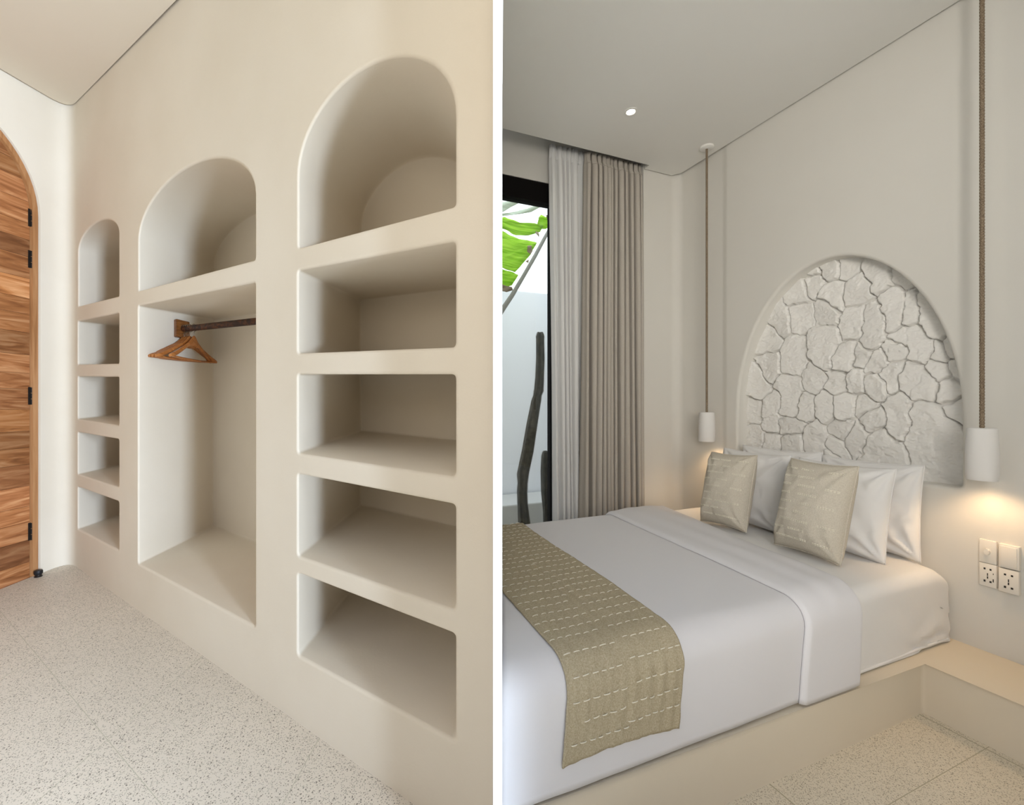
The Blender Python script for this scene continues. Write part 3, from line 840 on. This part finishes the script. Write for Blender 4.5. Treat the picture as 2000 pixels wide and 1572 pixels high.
under(link('fitted_sheet', bm, M['sheet'], None, 40), mat_e)
bm = bmesh.new()
pp = [(x, MY0 + 0.001, MZ0 + 0.010 + 0.003 * math.sin(x * 9)) for x in [x0m + (MX1 - x0m - 0.05) * i / 40 for i in range(41)]]
add_tube(bm, pp, 0.0055, 8)
under(link('sheet_hem', bm, M['sheet'], None, 60), mat_e)
tag(mat_e, 'white mattress in a fitted sheet, its bare end against the headboard wall', 'mattress')

# duvet: section across the bed
DY0, DY1, DZ, DR = 0.935, 2.165, 0.528, 0.085
Lside = DZ - DR - LZ - 0.012; Larc = DR * PI / 2; Ltop = DY1 - DY0 - 2 * DR; Lfar = 0.22
Ltot = Lside + Larc + Ltop + Larc + Lfar
def prof(q, off=0.0):
    """q: distance along the section from the near hem; returns y, z, ny, nz"""
    if q < Lside: y, z, n1, n2 = DY0, LZ + 0.012 + q, -1, 0
    elif q < Lside + Larc:
        a = (q - Lside) / DR; n1, n2 = -math.cos(a), math.sin(a); y = DY0 + DR + n1 * DR; z = DZ - DR + n2 * DR
    elif q < Lside + Larc + Ltop: y, z, n1, n2 = DY0 + DR + q - Lside - Larc, DZ, 0, 1
    elif q < Lside + 2 * Larc + Ltop:
        a = (q - Lside - Larc - Ltop) / DR; n1, n2 = math.sin(a), math.cos(a); y = DY1 - DR + n1 * DR; z = DZ - DR + n2 * DR
    else: y, z, n1, n2 = DY1, DZ - DR - (q - Lside - 2 * Larc - Ltop), 1, 0
    return y + n1 * off, z + n2 * off, n1, n2
def seam(y, z):
    return 1.515 + 0.105 * (y - 0.93) / 1.09 - 0.04 * max(0, (0.5 - z)) / 0.3
def cuff_end(y, z):
    return 1.805 + 0.22 * ((y - 0.93) / 1.05) - 0.02 * max(0, (0.5 - z)) / 0.3
def dwr(x, y, z):
    return 0.0035 * nz(x * 3, y * 3, z * 3) + 0.0015 * nz(x * 9, y * 9, z * 5)
def qs(n):
    return [Ltot * i / n for i in range(n + 1)]
bm = bmesh.new()
NQ, NX = 110, 70
rows = []
for q in qs(NQ):
    y, z, n1, n2 = prof(q); xs, xe = xp(y), seam(y, z) + 0.03
    row = []
    for i in range(NX + 1):
        x = xs + (xe - xs) * i / NX
        o = dwr(x, y, z)
        row.append(bm.verts.new((x, y + n1 * o, z + n2 * o)))
    rows.append(row)
for a, b in zip(rows, rows[1:]):
    for i in range(NX): bm.faces.new((a[i], b[i], b[i + 1], a[i + 1]))
dv = link('duvet_cover', bm, M['duvet'], None, True)
sm = dv.modifiers.new('t', 'SOLIDIFY'); sm.thickness = 0.012; sm.offset = -1
duvet = empty('duvet', (1.0, 1.5, LZ)); under(dv, duvet)
tag(duvet, 'smooth white duvet over the bed, its top end folded back below the pillows', 'duvet')
bm = bmesh.new(); rows = []
NC = 34
for q in qs(NQ):
    y, z, n1, n2 = prof(q); s0, s1 = seam(y, z), cuff_end(y, z); row = []
    topness = max(0, n2)
    for i in range(NC + 1):
        t = i / NC
        if t < 0.12:                           # rolled lip at the fold
            a = t / 0.12; x = s0 + 0.012 * (1 - math.sin(a * PI / 2)) * 0 + (s1 - s0) * 0.06 * a
            o = 0.004 + 0.014 * math.sin(a * PI / 2)
        elif t > 0.88:
            a = (t - 0.88) / 0.12; x = s0 + (s1 - s0) * (0.06 + 0.94 * (0.8 + 0.2 * a) if False else 0.94 + 0.06 * a)
            o = 0.018 - 0.016 * (1 - math.cos(a * PI / 2))
        else:
            a = (t - 0.12) / 0.76; x = s0 + (s1 - s0) * (0.06 + 0.88 * a); o = 0.018 + 0.010 * topness * math.sin(a * PI) ** 1.0 
        o += dwr(x, y, z) * 1.4 + 0.0015 * math.sin(i * 0.6 + y * 3) * topness
        row.append(bm.verts.new((x, y + n1 * o, z + n2 * o)))
    rows.append(row)
for a, b in zip(rows, rows[1:]):
    for i in range(NC): bm.faces.new((a[i], b[i], b[i + 1], a[i + 1]))
cf = link('folded_cuff', bm, M['duvet'], None, True)
sm = cf.modifiers.new('t', 'SOLIDIFY'); sm.thickness = 0.006; sm.offset = -1
under(cf, duvet)

# bed runner with running stitches
def runner_x(q, side):
    y, z, *_ = prof(q)
    zb = max(0.0, 0.5 - z)
    if side == 0: return 0.607 - 0.10 * zb + 0.008 * math.sin(y * 5)
    return 0.985 + 0.06 * (y - 0.93) - 0.10 * zb + 0.006 * math.sin(y * 6)
Q0 = 0.072; Q1 = Ltot - 0.06
def run_pt(u, q, off=0.0):
    y, z, n1, n2 = prof(q)
    xl, xr = runner_x(q, 0), runner_x(q, 1)
    x = xl + (xr - xl) * u
    q_bot = Q0 + 0.0
    side = 1 if q < Lside + 0.5 * Larc else 0
    o = 0.0085 + 0.0042 * nz(u * 17 + 3, q * 5, 5) * (1.0 if n2 < 0.5 else 0.6) + 0.0022 * nz(u * 9, q * 26, 9) + off
    x = max(x, xp(y) + 0.001)
    return Vector((x, y + n1 * o, z + n2 * o))
bm = bmesh.new()
NU, NV = 90, 170
def qv(u, v):
    qb = Q0 + 0.012 * math.sin(u * PI) - 0.006 * u
    return qb + (Q1 - qb) * v
add_grid(bm, lambda u, v: run_pt(u, qv(u, v)), NU, NV)
runner = empty('bed_runner', (0.8, 1.5, DZ))
rn = link('runner_cloth', bm, M['linen'], None, True)
sm = rn.modifiers.new('t', 'SOLIDIFY'); sm.thickness = 0.004; sm.offset = -1
under(rn, runner)
bm = bmesh.new()
def stitch(bm, a, b, r, n):
    m_ = (a + b) / 2 + n * r * 0.9
    add_tube(bm, [a - n * r * 0.5, a + (m_ - a) * 0.35 + n * r * 0.4, m_, b + (m_ - b) * 0.35 + n * r * 0.4, b - n * r * 0.5], r, 6)
q = Q0 + 0.055; r_i = 0
while q < Q1 - 0.02:
    for half in (0, 1):
        u = 0.03 + (0.5 if half else 0) + random.uniform(-0.02, 0.03)
        uend = 0.97 if half else random.choice([0.44, 0.47, 0.5])
        dq = 0.008 * (1 if half else -1) * random.choice([0.3, 1, 0.6])
        if not half and r_i % 2 == 1 and q < Lside: u += 0.12
        while u < uend:
            ln = 0.062 + random.uniform(-0.008, 0.01)
            qq = q + dq + random.uniform(-0.0015, 0.0015)
            a = run_pt(u, qq, 0.0012); b = run_pt(min(u + ln * 0.72, 0.985), qq + random.uniform(-0.001, 0.002), 0.0012)
            _, _, n1, n2 = prof(qq)
            stitch(bm, a, b, 0.0013, Vector((0, n1, n2)))
            u += ln * 1.42 * 0.82
    q += 0.052 if q < Lside + Larc else 0.046
    r_i += 1
o = link('stitching', bm, M['thread'], None, 60); under(o, runner); o['kind'] = 'stuff'
tag(runner, 'beige linen bed runner with cream running stitches across the foot of the bed', 'bed runner')

# pillows and cushions
def pillow_fn(w, h, t, seed, pinch=0.07, wr=1.0):
    def fn(u, v, side):
        a, b = u * 2 - 1, v * 2 - 1
        ww = w / 2 * (1 - pinch * (1 - b * b) ** 1.0 * 0.55 * abs(a) ** 2)
        hh = h / 2 * (1 - pinch * (1 - a * a) * 0.75 * abs(b) ** 2)
        th = t / 2 * ((1 - a ** 4) * (1 - b ** 4)) ** 0.5 * (0.80 + 0.20 * math.cos(a * PI / 2) * math.cos(b * PI / 2))
        # creases running into the corners
        c = 0
        for ca, cb in ((-1, 1), (1, 1), (1, -1), (-1, -1)):
            da, db = a - ca, b - cb; rr = math.hypot(da, db)
            ang = math.atan2(db, da)
            c += math.exp(-(rr / 0.75) ** 2) * math.sin(ang * 11 + seed + ca * 2) * smoothstep(0, 0.25, rr)
        edge = min(1 - abs(a), 1 - abs(b))
        th += wr * (0.006 * c + 0.006 * nz(a * 2.2 + seed, b * 2.2, seed) + 0.0035 * nz(a * 6 + seed, b * 6, 3)) * smoothstep(0, 0.2, edge)
        return Vector((-side * max(th, 0.0005), -a * ww, h / 2 + b * hh))
    return fn
def make_pillow(name, part, w, h, t, m, seed, pinch=0.07, wr=1.0, pip=None):
    e = empty(name)
    fn = pillow_fn(w, h, t, seed, pinch, wr)
    bm = bmesh.new(); N = 44
    def rm(x): return 0.5 - 0.5 * math.cos(PI * x) if True else x
    for side in (1, -1): add_grid(bm, lambda u, v: fn(u * 0.6 + rm(u) * 0.4, v * 0.6 + rm(v) * 0.4, side), N, N)
    bmesh.ops.remove_doubles(bm, verts=bm.verts, dist=0.0012)
    link(part, bm, m, e, True)
    if pip:
        bm = bmesh.new(); loop = []
        for k in range(24): loop.append(fn(k / 24, 0, 0.01))
        for k in range(24): loop.append(fn(1, k / 24, 0.01))
        for k in range(24): loop.append(fn(1 - k / 24, 1, 0.01))
        for k in range(25): loop.append(fn(0, 1 - k / 24, 0.01))
        add_tube(bm, loop, pip, 8)
        link('edge_seam', bm, m, e, 60)
    return e, fn
def place(e, yc_, xb, z, lean, yaw=0.0, roll=0.0):
    e.location = (xb, yc_, z)
    e.rotation_euler = (roll, lean, yaw)
whites = [  # kind, place, lean, yaw, size, seed, label
 ('back', 1.235, 2.425, 0.075, 0.0, 0.40, 0.415, 0.105, 11, 'plump white pillow leaning on the wall at the right end, behind the front white one'),
 ('back', 1.655, 2.425, 0.075, 0.02, 0.44, 0.425, 0.105, 23, 'white pillow leaning on the stone panel at the left, only its rumpled top showing'),
 ('front', 1.275, 2.252, 0.21, 0.0, 0.40, 0.41, 0.14, 5, 'white pillow standing just behind the nearer beige cushion'),
 ('front', 1.705, 2.252, 0.18, 0.0, 0.40, 0.415, 0.13, 37, 'white pillow standing between the two beige cushions, behind the farther one')]
for kd, y, xb, lean, yaw, w, h, t, sd, lab in whites:
    e, fn = make_pillow('pillow', 'pillowcase', w, h, t, M['sheet'], sd, 0.08, 1.8, 0.0022)
    place(e, y, xb, MZ1 + 0.004, lean, yaw)
    tag(e, lab, 'pillow', 'white bed pillows')
def cushion(y, xb, lean, yaw, roll, w, h, t, sd, lab):
    e, fn = make_pillow('cushion', 'cushion_cover', w, h, t, M['linen_cushion'], sd, 0.07, 1.0, 0.003)
    bm = bmesh.new()
    for rI in range(9):
        v = 0.12 + rI * 0.095
        for blk in range(2 if rI % 2 else 3):
            u = random.uniform(0.06, 0.2) + blk * 0.3
            ue = u + random.uniform(0.18, 0.26)
            for sub in (0, 0.012):
                uu = u
                while uu < min(ue, 0.93):
                    a = fn(uu, v + sub, 1) + Vector((-0.0012, 0, 0)); b = fn(uu + 0.020, v + sub, 1) + Vector((-0.0012, 0, 0))
                    stitch(bm, a, b, 0.0014, Vector((-1, 0, 0)))
                    uu += 0.031
    link('stitching', bm, M['thread'], e, 60)['kind'] = 'stuff'
    place(e, y, xb, MZ1 + 0.014, lean, yaw, roll)
    tag(e, lab, 'cushion', 'beige linen cushions')
cushion(1.262, 2.04, 0.27, -0.05, 0.0, 0.285, 0.42, 0.19, 3, 'nearer of the two beige stitched linen cushions, in front of the right-hand white pillows')
cushion(1.705, 2.07, 0.27, 0.06, -0.03, 0.265, 0.405, 0.175, 8, 'farther of the two beige stitched linen cushions, at the window side of the bed')

# pendants
def make_pendant(px_, py_, zb, zt_, R):
    e = empty('pendant_lamp', (px_, py_, zb))
    H = zt_ - zb
    bm = bmesh.new()
    add_lathe(bm, [(0.0, H), (R * 0.82, H), (R * 0.90, H - 0.003), (R * 0.97, H * 0.72), (R, H * 0.42), (R * 0.985, H * 0.12), (R * 0.95, 0.002), (R * 0.93, 0), (R * 0.85, 0.002),
                   (R * 0.88, H * 0.2), (R * 0.86, H * 0.8), (R * 0.7, H - 0.012), (0, H - 0.012)], 40)
    link('lamp_shade', bm, M['ceramic'], e, 40)
    bm = bmesh.new(); pts = []
    z0, z1 = H, ZCEIL - zb - 0.004
    nseg = int((z1 - z0) / 0.006)
    for i in range(nseg + 1): pts.append((0, 0, z0 + (z1 - z0) * i / nseg))
    add_tube(bm, pts, [0.0068 + (0.0009 if i % 2 else -0.0005) for i in range(nseg + 1)], 10)
    link('rope_cord', bm, M['rope'], e, 60)
    bm = bmesh.new(); add_lathe(bm, [(0, z1 + 0.004), (0.042, z1 + 0.004), (0.042, z1 - 0.006), (0.036, z1 - 0.010), (0.0, z1 - 0.012)], 28)
    link('ceiling_rose', bm, M['ceiling_r'], e, 40)
    bm = bmesh.new(); bmesh.ops.create_uvsphere(bm, u_segments=16, v_segments=10, radius=0.018, matrix=Matrix.Translation((0, 0, 0.06)))
    link('bulb', bm, M['lamp_on'], e, True)
    l = bpy.data.lights.new('pendant_light', 'SPOT'); l.energy = 4.2; l.color = (1, 0.66, 0.36); l.spot_size = math.radians(130); l.spot_blend = 0.8; l.shadow_soft_size = 0.02
    lo = bpy.data.objects.new('pendant_light', l); scene.collection.objects.link(lo); lo.location = (0, 0, 0.03); lo.parent = e
    return e
tag(make_pendant(2.396, 2.088, 0.935, 1.127, 0.050), 'white ceramic cylinder pendant on a brown rope, at the window side of the bed', 'pendant lamp', 'ceramic pendant lamps on rope cords')
tag(make_pendant(2.396, 0.843, 0.896, 1.096, 0.0445), 'white ceramic cylinder pendant on a brown rope, above the switches', 'pendant lamp', 'ceramic pendant lamps on rope cords')

# ceiling downlight
c = on_z(1232, 218, ZCEIL)
dl = empty('downlight', (c.x, c.y, ZCEIL))
bm = bmesh.new(); add_lathe(bm, [(0.024, 0.0), (0.038, 0.0), (0.038, -0.003), (0.026, -0.004), (0.023, 0.0)], 30)
link('trim_ring', bm, M['ceiling_r'], dl, 40)
bm = bmesh.new(); add_lathe(bm, [(0, -0.0015), (0.023, -0.0015), (0.023, 0.0), (0, 0.0)], 24)
link('lens', bm, M['lamp_on'], dl, 40)
l = bpy.data.lights.new('downlight_beam', 'SPOT'); l.energy = 4; l.color = (1, 0.85, 0.65); l.spot_size = math.radians(80); l.spot_blend = 1; l.shadow_soft_size = 0.03
lo = bpy.data.objects.new('downlight_beam', l); scene.collection.objects.link(lo); lo.parent = dl; lo.location = (0, 0, -0.01)
tag(dl, 'small round lit spotlight recessed in the bedroom ceiling', 'downlight')

# switches and sockets
def plate(pxl, pxr, pyt, pyb, kind, lab, cat, name):
    a = on_x(pxl, pyt, XH); b = on_x(pxr, pyb, XH)
    y0, y1 = b.y, a.y; z1 = a.z; z0 = on_x(pxl, pyb, XH).z
    e = empty(name, (XH - PANEL, (y0 + y1) / 2, z0))
    w, h = (y1 - y0), z1 - z0
    bm = bmesh.new(); add_box(bm, (-0.009, -w / 2 + 0.0008, 0.001), (PANEL + 0.002, w / 2 - 0.0008, h - 0.001), 0.002, 2)
    link('plate', bm, M['plastic'], e, 40)
    cz = h / 2
    if kind == 'dimmer':
        bm = bmesh.new()
        add_tube(bm, [(-0.009, 0, cz), (-0.019, 0, cz)], [0.0135, 0.012], 24)
        bmesh.ops.scale(bm, vec=(1, 0.62, 1), verts=bm.verts)
        link('dimmer_knob', bm, M['plastic'], e, 40)
    elif kind == 'switch':
        bm = bmesh.new(); add_box(bm, (-0.012, -w / 2 + 0.005, 0.008), (-0.008, w / 2 - 0.005, h - 0.008), 0.0012, 2)
        link('rocker', bm, M['plastic'], e, 40)
    else:
        bm = bmesh.new(); k = w / 0.06
        sl = [(-0.010, 0.26, 0.0032, 0.0035), (0.010, 0.26, 0.0032, 0.0035), (-0.010, -0.26, 0.0035, 0.0035), (0.010, -0.26, 0.0032, 0.0040), (0, 0.03, 0.0016, 0.0055), (0, -0.1, 0.0020, 0.0045)]
        if kind == 'usb': sl += [(-0.019, 0.1, 0.001, 0.003), (-0.019, -0.18, 0.0016, 0.006)]
        for yy_, zz_, hw_, hh_ in sl:
            add_box(bm, (-0.0096, yy_ * k - hw_ * k, cz + zz_ * h - hh_), (-0.0088, yy_ * k + hw_ * k, cz + zz_ * h + hh_))
        link('socket_slots', bm, M['socket_hole'], e)
    tag(e, lab, cat)
plate(1916, 1951, 1050, 1095, 'dimmer', 'square white dimmer switch with round knob, upper left of the four wall plates', 'switch', 'dimmer_switch')
plate(1954, 1995, 1059, 1105, 'switch', 'square white blank-faced light switch, upper right of the four wall plates', 'switch', 'light_switch')
plate(1916, 1951, 1095, 1140, 'usb', 'white power socket with extra side slots, lower left of the four wall plates', 'socket', 'power_socket')
plate(1954, 1995, 1106, 1152, 'socket', 'white power socket, lower right of the four wall plates', 'socket', 'power_socket')

# curtains
def curtain(name, part, x0, x1, y, folds, amp, m, lab, cat, seed, zt_, gather=0.07, sweep=None, zb=0.012):
    e = empty(name, ((x0 + x1) / 2, y, 0))
    ph = [random.uniform(-0.35, 0.35) for _ in range(folds + 2)]
    am = [random.uniform(0.6, 1.25) for _ in range(folds + 2)]
    def fn(u, v):
        z = zb + (zt_ - zb) * v
        k = folds * (u + 0.45 / folds * math.sin(u * 9.0 + seed) * (1 - abs(2 * u - 1)) * 0.9); k = max(0, min(folds - 1e-6, k)); i = int(min(k, folds - 1e-6)); f = k - i
        A = amp * (am[i] * (1 - f) + am[i + 1] * f); P = ph[i] * (1 - f) + ph[i + 1] * f
        low = 1 - v
        wv = 0.9 - 1.9 * abs(math.sin(PI * k + 0.5 * P + 0.22 * math.sin(v * 3 + i * 2.1)))
        sharp = wv
        sc = 0.75 + 0.5 * low
        top = smoothstep(zt_ - gather, zt_ - gather + 0.015, z)
        yy_ = y + A * sharp * sc * (1 - 0.55 * top) + top * 0.004 * math.sin(2 * PI * k * 3) + 0.008 * nz(u * 3, v * 2, seed)
        xx = x0 + (x1 - x0) * u + 0.012 * low * nz(u * 6, v * 1.5, seed + 4) + 0.25 * A * math.sin(4 * PI * k + P) * 0.5
        if sweep: xx += sweep(u, v)
        yy_ = min(yy_, YWIN - 0.012)
        return Vector((xx, yy_, z))
    bm = bmesh.new(); add_grid(bm, fn, folds * 14, 60)
    o = link(part, bm, m, None, True)
    sm = o.modifiers.new('t', 'SOLIDIFY'); sm.thickness = 0.0015
    under(o, e)
    # gathered heading tape
    bm = bmesh.new(); add_grid(bm, lambda u, v: fn(u, 1 - (1 - v) * 0.030) + Vector((0, -0.003, 0)), folds * 14, 3)
    o = link('heading_tape', bm, m, None, True); sm = o.modifiers.new('t', 'SOLIDIFY'); sm.thickness = 0.002
    under(o, e)
    tag(e, lab, cat)
curtain('sheer_curtain', 'voile', 1.474, 1.80, 2.53, 7, 0.024, M['sheer'], 'thin white voile curtain hanging next to the window opening', 'curtain', 3, 2.93, 0.10,
        lambda u, v: (1 - v) * (0.04 * (1 - u)))
curtain('drape', 'drape_cloth', 1.72, 2.195, 2.478, 12, 0.052, M['drape'], 'heavy grey beige pleated drape bunched beside the corner of the room', 'curtain', 9, 2.90, 0.09,
        lambda u, v: (1 - v) * (-0.05 * (1 - u) ** 2))
# =================================================================== COURTYARD
bm = bmesh.new()
YB = 4.0
ztw = on_y(1030, 569, YB).z
add_box(bm, (1.5, YB, -0.2), (5.2, YB + 0.14, ztw), 0.01)
tag(link('wall_courtyard', bm, M['court_wall']), kind='structure')
bm = bmesh.new(); add_box(bm, (1.15, YWIN + 0.12, -0.12), (5.0, YB, -0.02))
tag(link('ground_courtyard', bm, M['gravel']), kind='structure')
bm = bmesh.new(); zl = on_y(1010, 985, 3.55).z
add_box(bm, (1.45, 3.55, -0.03), (4.2, 3.98, zl), 0.012)
tag(link('trim_2', bm, M['court_low']), kind='structure')
def cactus(pts, lab, y0=3.2):
    P = [on_y(px, py, y0) for px, py, w in pts]
    R_ = [w / 2 / F * (y0 / ray(px)[1]) for px, py, w in pts]
    root = P[-1].copy(); root.z = -0.02
    P.append(root); R_.append(R_[-1])
    # resample
    pp, rr = [], []
    for i in range(len(P) - 1):
        for k in range(6):
            t = k / 6; pp.append(P[i].lerp(P[i + 1], t)); rr.append(R_[i] * (1 - t) + R_[i + 1] * t)
    pp.append(P[-1]); rr.append(R_[-1])
    e = empty('cactus', (P[-1].x, P[-1].y, -0.02))
    bm = bmesh.new()
    add_tube(bm, pp, rr, 56, ribs=lambda a: 0.84 + 0.17 * abs(math.cos(a * 3.5)) ** 0.7)
    under(link('stem', bm, M['cactus'], None, True), e)
    bm = bmesh.new()
    for i in range(2, len(pp) - 1):
        for k in range(7):
            a = 2 * PI * k / 7
            for f in (0.25, 0.75):
                p = pp[i].lerp(pp[i + 1], f)
                v = Vector((math.cos(a), math.sin(a), 0)); q_ = p + v * rr[i] * 1.0
                for dv_ in (Vector((0, 0, 0.006)), Vector((0.004, 0.003, -0.005))):
                    add_tube(bm, [q_ - v * 0.003, q_ + v * 0.008 + dv_], [0.0012, 0.0003], 4)
    under(link('spines', bm, M['spines'], None, None), e)
    tag(e, lab, 'cactus')
cactus([(1055, 649, 4), (1055, 650, 8), (1055, 653, 12), (1055, 659, 15.5), (1055.5, 700, 16.5), (1054, 740, 17), (1052.5, 762, 18), (1050, 771, 15), (1047, 785, 19), (1039, 830, 21.5), (1031, 880, 23), (1021.5, 925, 23), (1021, 943, 19), (1020, 960, 20), (1021, 985, 20), (1024, 1020, 24)],
       'tall jointed columnar cactus outside the window, bending in the middle')
cactus([(1066, 880, 3), (1066, 883, 12), (1066, 892, 17), (1066, 920, 20), (1067, 960, 20), (1070, 1000, 18), (1070, 1025, 17)], 'short straight columnar cactus outside, at the edge of the black window post', 3.35)

# banana leaf crossing the window
YL = 3.25
ban = empty('banana_plant', (1.55, YL, -0.02))
def leaf_piece(name, pts, m, y=YL, cup=0.03, thick=0.0012):
    P = [on_y(px, py, y) for px, py in pts]
    bm = bmesh.new()
    c = sum(P, Vector()) / len(P)
    tri = tessellate_polygon([[Vector((p.x, p.z, 0)) for p in P]])
    vq = [bm.verts.new(p) for p in P]
    for t in tri: bm.faces.new([vq[i] for i in t])
    bmesh.ops.subdivide_edges(bm, edges=bm.edges[:], cuts=4, use_grid_fill=True)
    for v in bm.verts:
        v.co.y += cup * math.sin((v.co.x - c.x) * 9 + 1) + 0.006 * math.sin((v.co.z - v.co.x * 0.5) * 90)
    o = link(name, bm, m, None, True)
    sm = o.modifiers.new('t', 'SOLIDIFY'); sm.thickness = thick
    under(o, ban); return o
leaf_piece('leaf_blade', [(960, 432), (985, 424), (1020, 432), (1046, 434), (1062, 440), (1056, 452), (1036, 457), (1010, 458), (985, 448), (960, 442)], M['leaf'])
leaf_piece('leaf_blade', [(955, 440), (983, 452), (1010, 462), (1046, 471), (1049, 474), (1038, 496), (1018, 520), (1008, 530), (985, 524), (955, 518)], M['leaf'])
leaf_piece('leaf_blade', [(955, 519), (985, 525), (1006, 531), (1014, 536), (1002, 556), (990, 560), (975, 552), (955, 548)], M['leaf'], cup=0.02)
leaf_piece('leaf_blade', [(1052, 425), (1058, 418), (1066, 424), (1072, 417), (1078, 428), (1076, 440), (1068, 446), (1058, 446), (1050, 440)], M['leaf'], cup=0.01)
leaf_piece('leaf_blade', [(955, 545), (985, 556), (1000, 560), (1003, 566), (990, 570), (970, 566), (955, 560)], M['leaf_dry'], cup=0.01)
leaf_piece('faded_leaf', [(955, 424), (985, 416), (1010, 410), (1046, 400), (1062, 401), (1040, 412), (1010, 417), (985, 421), (960, 428)], M['leaf_pale'], y=YL + 0.12)
leaf_piece('faded_leaf', [(955, 405), (982, 392), (1010, 388), (1020, 392), (1000, 402), (985, 412), (960, 420)], M['leaf_pale'], y=YL + 0.16)
for pts in ([(1046, 451), (1052, 453), (1053, 463), (1048, 458)], [(1030, 480), (1037, 479), (1041, 490), (1036, 497), (1030, 490)], [(1066, 420), (1075, 420), (1078, 428), (1070, 428)], [(1027, 510), (1034, 506), (1032, 514)]):
    leaf_piece('dry_scrap', pts, M['leaf_dry'], y=YL - 0.02, cup=0.004)
bm = bmesh.new()
pth = [(1100, 400, 5), (1082, 432, 6), (1062, 468, 7.5), (1045, 500, 8), (1022, 540, 8), (1000, 577, 9), (983, 602, 10), (966, 628, 12), (930, 690, 14)]
P = [on_y(a, b, YL - 0.03) for a, b, w in pth]; R_ = [w / 2 / F * 3.6 for a, b, w in pth]
P[-1].z = P[-1].z; P.append(Vector((P[-1].x - 0.05, YL, 0.9))); R_.append(0.04); P.append(Vector((P[-1].x - 0.02, YL, -0.02))); R_.append(0.055)
add_tube(bm, P, R_, 12)
under(link('leaf_stalk', bm, M['midrib'], None, True), ban)
tag(ban, 'banana plant outside the window with a torn bright green leaf on a slanting stalk', 'banana plant')
